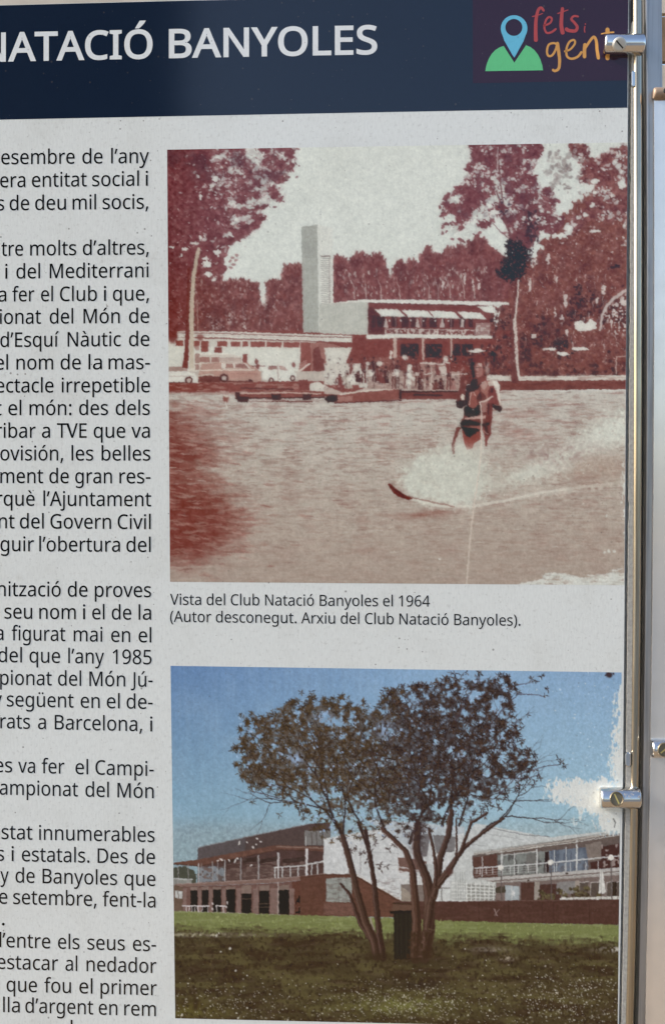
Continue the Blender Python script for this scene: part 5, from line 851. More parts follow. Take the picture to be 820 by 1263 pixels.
def origin(parent):
    """board-frame position of a thing or part"""
    p = Vector((0, 0, 0))
    while parent:
        p = p + (FRAME.inverted() @ parent.matrix_world.translation if parent.parent is None else parent.location); parent = parent.parent
    return p

def part(name, bm, mat, parent, label=None, smooth=False, bevel=0):
    """link a bmesh given in board-frame coordinates as a part of PARENT"""
    bmesh.ops.translate(bm, verts=bm.verts, vec=-origin(parent))
    bmesh.ops.recalc_face_normals(bm, faces=bm.faces)
    me = bpy.data.meshes.new(name); bm.to_mesh(me); bm.free()
    if smooth:
        for p in me.polygons: p.use_smooth = True
    o = link_mesh(name, me, mat, parent, label)
    if bevel:
        m = o.modifiers.new('bevel', 'BEVEL'); m.width = bevel; m.segments = 2; m.limit_method = 'ANGLE'
    return o

def slab(bm, pts, y0, y1):
    """a plate: outline in pixels (seen on plane y0), from depth y0 back to y1"""
    a = [bm.verts.new(px(u, v, y0)) for u, v in pts]
    b = [bm.verts.new(Vector((q.co.x, y1, q.co.z))) for q in a]
    bm.faces.new(a); bm.faces.new(b[::-1])
    for i in range(len(a)):
        j = (i + 1) % len(a); bm.faces.new((a[j], a[i], b[i], b[j]))

def strip(bm, xl, xr, y0, y1, ys):
    """a long plate whose sides follow two lists of pixel x at heights ys"""
    slab(bm, [(x, v) for x, v in zip(xl, ys)] + [(x, v) for x, v in zip(xr[::-1], ys[::-1])], y0, y1)

def curve(ys0, xs0):
    """smooth interpolation of a measured edge"""
    c = np.polyfit(ys0, xs0, 3)
    return lambda y: float(np.polyval(c, y))

# ---------------------------------------------------------------- colours of the print
def lin(c):
    c = np.asarray(c, float) / 255.0
    return np.where(c <= .04045, c / 12.92, ((np.clip(c, 0, None) + .055) / 1.055) ** 2.4)
LIGHT, VEIL = np.array(INK_LIGHT), np.array(INK_VEIL)
def ink(c, veil=0.0):
    """ink reflectance for a colour measured in the photograph (the white of the same sheet is about .72)"""
    return np.clip((lin(c) - VEIL + veil) / LIGHT, .004, .9)

# ================================================================ materials
def material(name):
    m = bpy.data.materials.new(name); m.use_nodes = True
    return m, m.node_tree, m.node_tree.nodes['Principled BSDF']

def node(nt, kind, **kw):
    n = nt.nodes.new(kind)
    for k, v in kw.items():
        if hasattr(n, k): setattr(n, k, v)
        else: n.inputs[k.replace('_', ' ')].default_value = v
    return n

def mix_rgb(nt, fac, a, b, blend='MIX'):
    n = nt.nodes.new('ShaderNodeMix'); n.data_type = 'RGBA'; n.blend_type = blend
    for i, v in ((0, fac), (6, a), (7, b)):
        if hasattr(v, 'is_linked'): nt.links.new(v, n.inputs[i])
        else: n.inputs[i].default_value = v if i == 0 else (*v[:3], 1)
    return n.outputs[2]

def ramp(nt, src, a, b, va=0.0, vb=1.0):
    n = nt.nodes.new('ShaderNodeMapRange'); n.inputs[1].default_value = a; n.inputs[2].default_value = b
    n.inputs[3].default_value = va; n.inputs[4].default_value = vb
    nt.links.new(src, n.inputs[0]); return n.outputs[0]

def math_node(nt, op, a, b):
    n = nt.nodes.new('ShaderNodeMath'); n.operation = op
    for i, v in ((0, a), (1, b)):
        if hasattr(v, 'is_linked'): nt.links.new(v, n.inputs[i])
        else: n.inputs[i].default_value = v
    return n.outputs[0]

def weathered_print(nt, bsdf, base, rough=.13, dirt=1.0):
    """laminated print: dust specks, faint stains, woven texture of the film"""
    co = nt.nodes.new('ShaderNodeTexCoord').outputs['Object']
    spots = node(nt, 'ShaderNodeTexVoronoi', Scale=210.0); nt.links.new(co, spots.inputs['Vector'])
    rnd = nt.nodes.new('ShaderNodeSeparateColor'); nt.links.new(spots.outputs['Color'], rnd.inputs[0])
    size = math_node(nt, 'MULTIPLY', rnd.outputs[0], rnd.outputs[1])
    size = ramp(nt, size, .22, 1.0, 0.0, .17)
    speck = ramp(nt, math_node(nt, 'SUBTRACT', size, spots.outputs['Distance']), 0.0, .045)
    streak = node(nt, 'ShaderNodeMapping'); streak.inputs['Scale'].default_value = (1.0, 1.0, .3); nt.links.new(co, streak.inputs[0])
    weave = node(nt, 'ShaderNodeTexNoise', Scale=900.0, Detail=2.0); nt.links.new(streak.outputs[0], weave.inputs['Vector'])
    fine = node(nt, 'ShaderNodeTexNoise', Scale=420.0, Detail=3.0, Roughness=.6); nt.links.new(co, fine.inputs['Vector'])
    stain = node(nt, 'ShaderNodeTexNoise', Scale=22.0, Detail=5.0, Roughness=.65); nt.links.new(co, stain.inputs['Vector'])
    c = mix_rgb(nt, ramp(nt, stain.outputs[0], .5, .75, 0, .16 * dirt), base, (.42, .38, .30), 'MULTIPLY')
    c = mix_rgb(nt, ramp(nt, weave.outputs[0], .35, .7, .0, .14 * dirt), c, (.45, .45, .45), 'MULTIPLY')
    c = mix_rgb(nt, ramp(nt, fine.outputs[0], .56, .74, 0, .30 * dirt), c, (.42, .40, .37), 'MULTIPLY')
    c = mix_rgb(nt, math_node(nt, 'MULTIPLY', speck, .62 * dirt), c, (.10, .085, .07))
    tiny = node(nt, 'ShaderNodeTexVoronoi', Scale=520.0); nt.links.new(co, tiny.inputs['Vector'])
    tr = nt.nodes.new('ShaderNodeSeparateColor'); nt.links.new(tiny.outputs['Color'], tr.inputs[0])
    tk = math_node(nt, 'SUBTRACT', ramp(nt, math_node(nt, 'MULTIPLY', tr.outputs[0], tr.outputs[2]), .35, 1.0, 0.0, .26), tiny.outputs['Distance'])
    c = mix_rgb(nt, math_node(nt, 'MULTIPLY', ramp(nt, tk, 0.0, .06), .42 * dirt), c, (.16, .14, .12))
    big = node(nt, 'ShaderNodeTexNoise', Scale=55.0, Detail=6.0, Roughness=.75); nt.links.new(co, big.inputs['Vector'])
    c = mix_rgb(nt, ramp(nt, big.outputs[0], .62, .80, 0, .30 * dirt), c, (.40, .35, .26), 'MULTIPLY')
    nt.links.new(c, bsdf.inputs['Base Color'])
    bsdf.inputs['Roughness'].default_value = rough
    bsdf.inputs['Specular IOR Level'].default_value = .5
    bump = node(nt, 'ShaderNodeBump', Strength=.12, Distance=.00006); nt.links.new(weave.outputs[0], bump.inputs['Height'])
    nt.links.new(bump.outputs[0], bsdf.inputs['Normal'])

def print_colour(name, rgb, dirt=1.0, rough=.13):
    m, nt, b = material(name)
    n = nt.nodes.new('ShaderNodeRGB'); n.outputs[0].default_value = (*ink(rgb), 1)
    weathered_print(nt, b, n.outputs[0], rough, dirt); return m

def metal(name, col, rough, wave=0.0, metallic=1.0, dirt=0.0, dirt_col=(.12, .07, .035), streaks=0.0):
    m, nt, b = material(name)
    b.inputs['Base Color'].default_value = (*col, 1); b.inputs['Metallic'].default_value = metallic
    co = nt.nodes.new('ShaderNodeTexCoord').outputs['Object']
    n = node(nt, 'ShaderNodeTexNoise', Scale=70.0, Detail=2.0); nt.links.new(co, n.inputs['Vector'])
    nt.links.new(ramp(nt, n.outputs[0], .3, .75, rough * .9, rough * 1.15), b.inputs['Roughness'])
    mp = nt.nodes.new('ShaderNodeMapping'); mp.inputs['Scale'].default_value = (1.0, 1.0, .02); nt.links.new(co, mp.inputs[0])
    st = node(nt, 'ShaderNodeTexNoise', Scale=700.0, Detail=3.0); nt.links.new(mp.outputs[0], st.inputs['Vector'])
    c = mix_rgb(nt, ramp(nt, n.outputs[0], .4, .75, 0, .25), col, tuple(v * .7 for v in col))
    if streaks: c = mix_rgb(nt, ramp(nt, st.outputs[0], .42, .66, 0, streaks), c, tuple(v * .35 for v in col))
    if dirt:
        g = node(nt, 'ShaderNodeTexNoise', Scale=120.0, Detail=6.0, Roughness=.7); nt.links.new(co, g.inputs['Vector'])
        k = ramp(nt, g.outputs[0], .62 - dirt * .25, .72 - dirt * .15)
        c = mix_rgb(nt, k, c, dirt_col)
        nt.links.new(math_node(nt, 'SUBTRACT', metallic, math_node(nt, 'MULTIPLY', k, metallic)), b.inputs['Metallic'])
    nt.links.new(c, b.inputs['Base Color'])
    if wave:
        w = node(nt, 'ShaderNodeTexNoise', Scale=9.0, Detail=1.0); nt.links.new(co, w.inputs['Vector'])
        bp = node(nt, 'ShaderNodeBump', Strength=1.0, Distance=wave); nt.links.new(w.outputs[0], bp.inputs['Height'])
        nt.links.new(bp.outputs[0], b.inputs['Normal'])
    return m

def plain(name, col, rough=.6, var=.25, scale=40.0, spec=.5, bump=0.0):
    m, nt, b = material(name)
    co = nt.nodes.new('ShaderNodeTexCoord').outputs['Object']
    n = node(nt, 'ShaderNodeTexNoise', Scale=scale, Detail=6.0, Roughness=.6); nt.links.new(co, n.inputs['Vector'])
    nt.links.new(mix_rgb(nt, ramp(nt, n.outputs[0], .35, .7), col, tuple(v * (1 - var) for v in col)), b.inputs['Base Color'])
    b.inputs['Roughness'].default_value = rough; b.inputs['Specular IOR Level'].default_value = spec
    if bump:
        bp = node(nt, 'ShaderNodeBump', Strength=.6, Distance=bump); nt.links.new(n.outputs[0], bp.inputs['Height']); nt.links.new(bp.outputs[0], b.inputs['Normal'])
    return m

M_PAPER = print_colour('white laminated print', (203, 207, 208))
M_NAVY = print_colour('navy ink', (45, 57, 75), .55, .10)
M_PURPLE = print_colour('purple ink', (57, 52, 70), .55, .10)
M_TITLE = print_colour('white title ink', (205, 209, 213), .5)
M_TEXT = print_colour('black ink', (36, 38, 43), .35)
M_BLUE = print_colour('light blue ink', (98, 170, 200), .5)
M_GREEN = print_colour('green ink', (94, 178, 128), .5)
M_RED = print_colour('faded red ink', (160, 76, 82), .5)
M_ORANGE = print_colour('orange ink', (190, 142, 88), .5)
M_SEAL = plain('pale crumbling sealant', (.40, .39, .355), .8, .35, 500.0, bump=.0003)
M_EDGE = plain('grey board edge', (.34, .36, .37), .45, .4, 300.0)
M_GAP_SHADE = metal('gap shade metal', (.10, .10, .095), .45, 0, .6)  # dark grey: the shade inside the gap put into its colour
M_ROD = metal('polished steel', (.50, .45, .36), .22, .0010, streaks=.5)
M_POST = metal('galvanised steel', (.42, .42, .42), .38, .0004, .85, streaks=.45)
M_CLAMP = metal('bright chromed steel', (.74, .74, .74), .13, 0, 1.0)
M_CLAMP_DIRTY = metal('chromed steel with brown blotches', (.68, .67, .65), .16, 0, 1.0, .15)  # chrome with brown blotches scattered by noise
M_BROWN = metal('mottled brown steel', (.30, .22, .16), .55, 0, .4, .55, (.13, .085, .05))  # brown metal with darker brown blotches
M_SCREW = metal('dull zinc', (.62, .60, .54), .42, 0, .7)
M_BRASS = metal('tarnished brass', (.17, .145, .10), .42, 0, .8, .3)
M_YELLOW = metal('scraped brass', (.62, .47, .16), .35, 0, .8)
M_SLOT = plain('dark slot', (.02, .019, .018), .8, .2)
M_PANEL2 = metal('satin aluminium sheet', (.86, .82, .76), .20, 0, .72)
M_GROUND = plain('sandy ground', (.17, .125, .08), .95, .35, 3.0)
M_ROAD = plain('grey asphalt', (.080, .098, .120), .9, .3, 2.0)
M_PLANK = plain('weathered brown plank', (.28, .19, .115), .8, .45, 8.0)
M_CREAM = plain('cream painted plank', (.62, .56, .46), .7, .2, 8.0)

# ================================================================ setting
bm = bmesh.new()
bmesh.ops.create_grid(bm, x_segments=8, y_segments=8, size=1500)
me = bpy.data.meshes.new('ground'); bm.to_mesh(me); bm.free()
ground = link_mesh('ground', me, M_GROUND, None, world_space=True); ground['kind'] = 'structure'

bm = bmesh.new()
for v in bmesh.ops.create_grid(bm, x_segments=2, y_segments=2, size=1)['verts']: v.co = Vector((v.co.x * 400, -23.0 + v.co.y * 19.8, .004))
me = bpy.data.meshes.new('added_road'); bm.to_mesh(me); bm.free()
added_road = link_mesh('added_road', me, M_ROAD, None, world_space=True); added_road['kind'] = 'structure'  # unseen asphalt, added for its grey-blue reflection in the metal parts

# ================================================================ the board
ys = [0, 110, 240, 420, 600, 780, 960, 1110, 1263]
E0 = curve([2, 140, 240, 360, 580, 720, 800, 960, 1000, 1263], [774.8, 773.9, 773.3, 772.0, 770.6, 769.6, 769.0, 768.0, 767.0, 762.4])
E1 = curve([0, 110, 240, 600, 960, 1263], [778.8, 778.0, 777.1, 774.1, 771.4, 765.6])
E2 = curve([0, 110, 240, 600, 960, 1263], [782.4, 782.0, 781.6, 779.2, 776.4, 769.8])
E3 = curve([0, 110, 240, 600, 960, 1263], [788.2, 788.6, 789.7, 791.0, 787.2, 781.0])
E4 = curve([0, 110, 240, 600, 960, 1263], [796.0, 796.0, 797.0, 797.0, 791.8, 786.2])
E5 = curve([122, 240, 600, 960, 1263], [806.0, 806.4, 805.4, 801.2, 795.4])
E6 = lambda y: E5(y) + 10.8
yl = [-60] + ys + [1340]
TOPY = lambda u: 6.2 - u * .026 if u < 240 else -.019 * (u - 240)    # upper edge of the board

BASE = Vector((-.1, 0, px(400, 1340).z))
board = thing('information_panel', 'printed information board with dark blue header, Catalan text and two photographs', 'information board', BASE)
bm = bmesh.new()
top = [(-260, 12)] + [(u, TOPY(u)) for u in (-100, 0, 120, 240)] + [(774.9, TOPY(774.9))]
slab(bm, top + [(E0(v), v) for v in ys[1:]] + [(E0(1340), 1340), (-260, 1320)], 0, 3 * MM)
part('board_sheet', bm, M_PAPER, board)
bm = bmesh.new(); strip(bm, [E0(v) - 3 for v in yl], [E1(v) for v in yl], 3.4 * MM, 5 * MM, yl)
part('backing_edge', bm, M_EDGE, board)
HB = lambda u: 147.6 - .0205 * u + .0000018 * u * u                  # lower edge of the header
bm = bmesh.new()
us = [-260, -100, 0, 120, 240, 410, 600, E0(133) - .6]
slab(bm, [(u, TOPY(u) + .5) for u in us[:-1]] + [(E0(0) - .6, TOPY(774))] + [(u, HB(u)) for u in us[::-1]], -.03 * MM, .05 * MM)
part('header_band', bm, M_NAVY, board)

# ---- lettering
def glyph_run(text):
    """outlines of a word in em/1000 and its ink extent"""
    x, out = 0, []
    for ch in text:
        adv, sp = GLYPHS[ch]
        for s in sp: out.append([(x + s[i], s[i + 1]) for i in range(0, len(s), 2)])
        x += adv
    xs = [p[0] for o in out for p in o]
    return out, min(xs), max(xs)

def embolden(o, d):
    """move an outline outward by d (outer rings run clockwise, counters the other way)"""
    o = [p for i, p in enumerate(o) if math.hypot(p[0] - o[i - 1][0], p[1] - o[i - 1][1]) > 12]
    if not d: return o
    out, n = [], len(o)
    for i in range(n):
        (ax, ay), (bx, by), (cx, cy) = o[i - 1], o[i], o[(i + 1) % n]
        l1 = math.hypot(bx - ax, by - ay); l2 = math.hypot(cx - bx, cy - by)
        n1 = (-(by - ay) / l1, (bx - ax) / l1); n2 = (-(cy - by) / l2, (cx - bx) / l2)
        k = 1 + n1[0] * n2[0] + n1[1] * n2[1]; k = 1 / max(k, .35)
        out.append((bx + (n1[0] + n2[0]) * k * d, by + (n1[1] + n2[1]) * k * d))
    return out

def letters(name, words, size, mat, parent, y=-.05 * MM, bold=0.0, base=None, run=1.0):
    """one mesh of set type. words: (text, left px or None, right px); base: height of the base line at u"""
    cu = bpy.data.curves.new(name, 'CURVE'); cu.dimensions = '2D'; cu.fill_mode = 'BOTH'
    for text, ul, ur in words:
        outl, a, b = glyph_run(text)
        k = size * run / 1000.0 if ul is None else (ur - ul - 2 * bold) / (b - a)
        if len(text) == 1 and text in 'i.tl' and ul is not None: ul, k = (ul + ur) / 2 - (b - a) * size / 2000.0 - bold, size / 1000.0
        elif ul is None: ul = ur - (b - a) * k
        for o in outl:
            o = embolden(o, bold * 1000.0 / size)
            s = cu.splines.new('POLY'); s.points.add(len(o) - 1); s.use_cyclic_u = True
            for q, (gx, gy) in zip(s.points, o):
                u = ul + bold + (gx - a) * k
                q.co = (u, -(base(u) - gy * size / 1000.0), 0, 1)
    ob = bpy.data.objects.new(name, cu); scene.collection.objects.link(ob)
    dg = bpy.context.evaluated_depsgraph_get()
    me = bpy.data.meshes.new_from_object(ob.evaluated_get(dg), depsgraph=dg)
    bpy.data.objects.remove(ob); bpy.data.curves.remove(cu)
    org = origin(parent); me.name = name
    for v in me.vertices: v.co = px(v.co.x, -v.co.y, y) - org
    me.materials.clear()
    return link_mesh(name, me, mat, parent)

letters('title', [('N', None, 5.8), ('ATACIÓ', 10.8, 188.4), ('BANYOLES', 208.6, 465)], 48.0, M_TITLE, board, bold=.95, base=lambda u: 75.3 - .0215 * u + .0000035 * u * u)

Z3, Z4, Z5, Z6 = (160, 3.7273), (460, 3.7273), (760, 3.7273), (1000, 3.7273)
LINES = [  # enlargement, base line left and right, words with their measured ends
    (Z3, 159, 153, 'desembre', None, 344, 'de', 380, 473, 'l’any', 512, 686), (Z3, 265, 257, 'era', 2, 118, 'entitat', 148, 400, 'social', 425, 640, 'i', 669, 683),
    (Z3, 371, 363, 's', None, 20, 'de', 46, 136, 'deu', 163, 305, 'mil', 335, 443, 'socis,', 473, 683),
    (Z3, 580, 573, 'tre', 8, 108, 'molts', 140, 352, 'd’altres,', 382, 685), (Z3, 685, 678, 'i', 24, 38, 'del', 77, 186, 'Mediterrani', 230, 684),
    (Z3, 790, 785, 'a', None, 30, 'fer', 58, 160, 'el', 190, 245, 'Club', 277, 447, 'i', 478, 490, 'que,', 520, 686), (Z3, 893, 888, 'camp', None, -7, 'ionat', 1, 190, 'del', 230, 338, 'Món', 385, 552, 'de', 594, 687),
    (Z3, 999, 994, 'd’Esquí', 3, 272, 'Nàutic', 312, 557, 'de', 594, 688), (Z3, 1103, 1101, 'el', None, 38, 'nom', 77, 246, 'de', 280, 373, 'la', 408, 470, 'mas-', 500, 690),
    (Z4, 90, 89, 'ectacle', None, 247, 'irrepetible', 285, 690), (Z4, 194, 193, 't', None, 8, 'el', 40, 100, 'món:', 137, 330, 'des', 365, 498, 'dels', 533, 690),
    (Z4, 298, 298, 'ribar', None, 165, 'a', 194, 232, 'TVE', 263, 400, 'que', 432, 577, 'va', 605, 690), (Z4, 402, 403, 'ovisión,', 3, 292, 'les', 330, 430, 'belles', 468, 692),
    (Z4, 506, 508, 'ment', 3, 200, 'de', 228, 318, 'gran', 347, 516, 'res-', 550, 693), (Z4, 610, 613, 'rquè', None, 160, 'l’Ajuntament', 201, 696),
    (Z4, 714, 718, 'nt', None, 68, 'del', 93, 203, 'Govern', 233, 512, 'Civil', 542, 694), (Z4, 819, 823, 'eguir', None, 157, 'l’obertura', 182, 553, 'del', 582, 694),
    (Z4, 1026, 1031, 'nització', None, 280, 'de', 313, 404, 'proves', 437, 696), (Z4, 1129, 1135, 'seu', 22, 150, 'nom', 182, 350, 'i', 382, 394, 'el', 425, 482, 'de', 515, 605, 'la', 638, 696),
    (Z5, 110, 121, 'a', None, 17, 'figurat', 55, 302, 'mai', 340, 472, 'en', 512, 600, 'el', 638, 697), (Z5, 211, 222, 'del', None, 102, 'que', 137, 278, 'l’any', 315, 480, '1985', 519, 698),
    (Z5, 315, 325, 'pionat', 2, 240, 'del', 268, 375, 'Món', 412, 577, 'Jú-', 602, 703), (Z5, 414, 427, 'y', None, 10, 'següent', 33, 340, 'en', 372, 460, 'el', 492, 552, 'de-', 583, 703),
    (Z5, 515, 530, 'rats', 3, 140, 'a', 176, 213, 'Barcelona,', 253, 655, 'i', 690, 703), (Z5, 717, 735, 'es', None, 57, 'va', 85, 163, 'fer', 193, 298, 'el', 348, 407, 'Campi-', 440, 708),
    (Z5, 820, 837, 'ampionat', 0, 360, 'del', 394, 502, 'Món', 541, 708), (Z6, 130, 144, 'estat', None, 150, 'innumerables', 181, 712),
    (Z6, 230, 245, 's', None, 20, 'i', 53, 67, 'estatals.', 102, 413, 'Des', 450, 588, 'de', 622, 714), (Z6, 328, 346, 'y', 3, 42, 'de', 73, 161, 'Banyoles', 197, 540, 'que', 573, 716),
    (Z6, 427, 445, 'e', None, 35, 'setembre,', 62, 445, 'fent-la', 473, 716), (Z6, 526, 540, '.', 11, 23), (Z6, 627, 646, 'd', None, 7, '’entre', 13, 233, 'els', 268, 367, 'seus', 403, 575, 'es-', 612, 718),
    (Z6, 727, 746, 'estacar', None, 268, 'al', 302, 357, 'nedador', 399, 720), (Z6, 830, 848, 'que', 32, 172, 'fou', 205, 328, 'el', 366, 427, 'primer', 463, 722),
    (Z6, 925, 944, 'lla', None, 92, 'd’argent', 118, 430, 'en', 455, 541, 'rem', 572, 718), (Z6, 1023, 1043, 'l', 326, 335),
]
RATIOS = []
for row in LINES:                                                     # how wide the printed face runs against these outlines
    for i in range(3, len(row), 3):
        if row[i + 1] is not None and len(row[i]) > 4:
            _, a, b = glyph_run(row[i]); RATIOS.append((row[i + 2] - row[i + 1]) / row[0][1] / ((b - a) * .025))
TEXT_RUN = float(np.median(RATIOS))
for row in LINES:
    (y0, s), bl, br = row[0], row[1], row[2]
    words = [(row[i], None if row[i + 1] is None else row[i + 1] / s, row[i + 2] / s) for i in range(3, len(row), 3)]
    letters('text_line', words, 25.0, M_TEXT, board, base=lambda u, a=y0 + bl / s, b=y0 + br / s: a + (b - a) * u / 190.0, bold=.12, run=TEXT_RUN)
letters('caption_line', [('Vista del Club Natació Banyoles el 1964', 210, 529.9)], 19.0, M_TEXT, board, base=lambda u: 746.0 + (u - 210) * .0068, bold=.08)
letters('caption_line', [('(Autor desconegut. Arxiu del Club Natació Banyoles).', 210, 641.4)], 19.0, M_TEXT, board, base=lambda u: 767.0 + (u - 210) * .0112, bold=.08)

# ---- the two printed photographs
def printed_photo(K, corners, nx, ny, name, label, veil):
    """a sheet of inked dots: each vertex carries the ink laid there"""
    (ax, ay), (bx, by), (cx, cy), (dx, dy) = corners          # top left, top right, bottom right, bottom left
    u, v = np.meshgrid(np.linspace(0, 1, nx), np.linspace(0, 1, ny))
    X = (ax + (bx - ax) * u) * (1 - v) + (dx + (cx - dx) * u) * v
    Y = (ay + (by - ay) * u) * (1 - v) + (dy + (cy - dy) * u) * v
    # slight unevenness of the printed edges inside the picture, then sample the ink
    fx = (X - K.x0) * K.S - .5 + K.warp[0]; fy = (Y - K.y0) * K.S - .5 + K.warp[1]
    fx = np.clip(fx, 0, K.w - 1.001); fy = np.clip(fy, 0, K.h - 1.001)
    ix, iy = fx.astype(int), fy.astype(int); tx = (fx - ix)[..., None]; ty = (fy - iy)[..., None]
    A = K.a
    c = (A[iy, ix] * (1 - tx) + A[iy, ix + 1] * tx) * (1 - ty) + (A[iy + 1, ix] * (1 - tx) + A[iy + 1, ix + 1] * tx) * ty
    co = px_many(X, Y, -.03 * MM) - np.array(origin(board))
    me = bpy.data.meshes.new(name)
    n = nx * ny
    me.vertices.add(n); me.vertices.foreach_set('co', co.reshape(-1).astype(np.float32))
    k = np.arange(n).reshape(ny, nx)
    q = np.stack([k[:-1, :-1], k[1:, :-1], k[1:, 1:], k[:-1, 1:]], -1).reshape(-1, 4)
    me.loops.add(q.size); me.loops.foreach_set('vertex_index', q.ravel().astype(np.int32))
    me.polygons.add(len(q)); me.polygons.foreach_set('loop_start', (np.arange(len(q)) * 4).astype(np.int32))
    me.update(calc_edges=True)
    at = me.color_attributes.new('ink', 'FLOAT_COLOR', 'POINT')
    rgba = np.ones((n, 4), np.float32); rgba[:, :3] = ink(c.reshape(-1, 3), np.array(veil))
    at.data.foreach_set('color', rgba.ravel())
    m, nt, b = material(name + ' ink')
    vc = nt.nodes.new('ShaderNodeVertexColor'); vc.layer_name = 'ink'
    weathered_print(nt, b, vc.outputs[0], .13, .5)
    return link_mesh(name, me, m, board, label)

def warp_of(K, nx, ny, amp):
    r = np.random.default_rng(5)
    K.warp = [(value_noise(ny, nx, 4, 4, r) * .7 + value_noise(ny, nx, 2, 2, r) * .6) * amp for _ in (0, 1)]
K1 = paint_old_photo(); warp_of(K1, 690, 655, .95)
printed_photo(K1, [(206.4, 184.6), (773.4, 175.6), (769.4, 721.8), (210.0, 717.6)], 690, 655, 'printed_photo', 'faded maroon photograph of a water skier in front of a club house', (-.006, -.004, .003))
K2 = paint_new_photo(); warp_of(K2, 680, 535, .85)
printed_photo(K2, [(210.6, 821.2), (766.0, 829.4), (761.2, 1268.5), (216.4, 1256.0)], 680, 535, 'printed_photo', 'colour photograph of two bushy trees on a lawn before white buildings', (.009, .015, .021))

# ---- the logo
L1 = blow(570, 0, 3.7273)
bm = bmesh.new(); slab(bm, [(582.5, -4), (E0(0) - .7, -6), (E0(100) - .7, 99), (583, 102.5)], -.055 * MM, 0.02 * MM)
logo = part('logo_patch', bm, M_PURPLE, board)
hill = L1(105, 327, 107, 312, 113, 290, 122, 268, 134, 248, 150, 231, 168, 219, 189, 211, 238, 288, 292, 208, 312, 216, 330, 230, 346, 250, 358, 274, 366, 300, 370, 323)
bm = bmesh.new(); slab(bm, hill, -.075 * MM, -.04 * MM); part('hill_mark', bm, M_GREEN, logo)
pin = []
for k in range(0, 41):
    t = math.radians(-208 + k * 236 / 40.0)
    pin.append((237 + 61 * math.cos(t), 131 + 61 * math.sin(t)))
pin += [(280, 190), (262, 222), (246, 252), (238, 265), (228, 250), (212, 222), (192, 186)]
hole = [(236 + 39 * math.cos(2 * math.pi * k / 32), 126 + 39 * math.sin(2 * math.pi * k / 32)) for k in range(32)]
cu = bpy.data.curves.new('pin', 'CURVE'); cu.dimensions = '2D'; cu.fill_mode = 'BOTH'
for o in (pin, hole):
    s = cu.splines.new('POLY'); s.points.add(len(o) - 1); s.use_cyclic_u = True
    for q, (x, y) in zip(s.points, o): q.co = (570 + x / 3.7273, -y / 3.7273, 0, 1)
ob = bpy.data.objects.new('pin', cu); scene.collection.objects.link(ob); dg = bpy.context.evaluated_depsgraph_get()
me = bpy.data.meshes.new_from_object(ob.evaluated_get(dg), depsgraph=dg); bpy.data.objects.remove(ob); me.name = 'pin_mark'
for v in me.vertices: v.co = px(v.co.x, -v.co.y, -.09 * MM) - origin(logo)
me.materials.clear(); link_mesh('pin_mark', me, M_BLUE, logo)

def catmull(p, n=7):
    p = [p[0]] + list(p) + [p[-1]]; out = []
    for i in range(1, len(p) - 2):
        for k in range(n):
            t = k / n
            out.append(tuple(.5 * (2 * b + (c - a) * t + (2 * a - 5 * b + 4 * c - d) * t * t + (3 * b - a - 3 * c + d) * t ** 3) for a, b, c, d in zip(p[i - 1], p[i], p[i + 1], p[i + 2])))
    return out + [p[-2]]

def brush(name, strokes, mat, parent, y0):
    """brush lettering: flat ribbons with round ends, each a hair proud of the one before"""
    bm = bmesh.new()
    for i, (w, v) in enumerate(strokes):
        pts = catmull([(v[k], v[k + 1], (v[k + 2])) for k in range(0, len(v), 3)]) if False else catmull(L1(*v))
        y = y0 - i * .006 * MM; n = len(pts); lft, rgt = [], []
        for k, (u, q) in enumerate(pts):
            a, b = pts[max(k - 1, 0)], pts[min(k + 1, n - 1)]
            dx, dy = b[0] - a[0], b[1] - a[1]; l = math.hypot(dx, dy) or 1
            t = k / (n - 1); ww = (w[0] + (w[1] - w[0]) * t) / 2
            lft.append((u - dy / l * ww, q + dx / l * ww)); rgt.append((u + dy / l * ww, q - dx / l * ww))
        def cap(c, a, r):
            a0 = math.atan2(a[1] - c[1], a[0] - c[0])
            return [(c[0] + r * math.cos(a0 - math.pi * j / 6), c[1] + r * math.sin(a0 - math.pi * j / 6)) for j in range(1, 6)]
        ring = lft + cap(pts[-1], lft[-1], w[1] / 2) + rgt[::-1] + cap(pts[0], rgt[0], w[0] / 2)
        nl = len(lft)
        V = [bm.verts.new(px(u, q, y)) for u, q in lft]; R = [bm.verts.new(px(u, q, y)) for u, q in rgt]
        for k in range(nl - 1): bm.faces.new((V[k], V[k + 1], R[k + 1], R[k]))
        for cpt, A, B, r in ((pts[-1], V[-1], R[-1], w[1] / 2), (pts[0], R[0], V[0], w[0] / 2)):
            src = lft[-1] if A is V[-1] else rgt[0]
            arc = [bm.verts.new(px(u, q, y)) for u, q in cap(cpt, src, r)]
            bm.faces.new([A] + arc + [B])
    return part(name, bm, mat, parent)

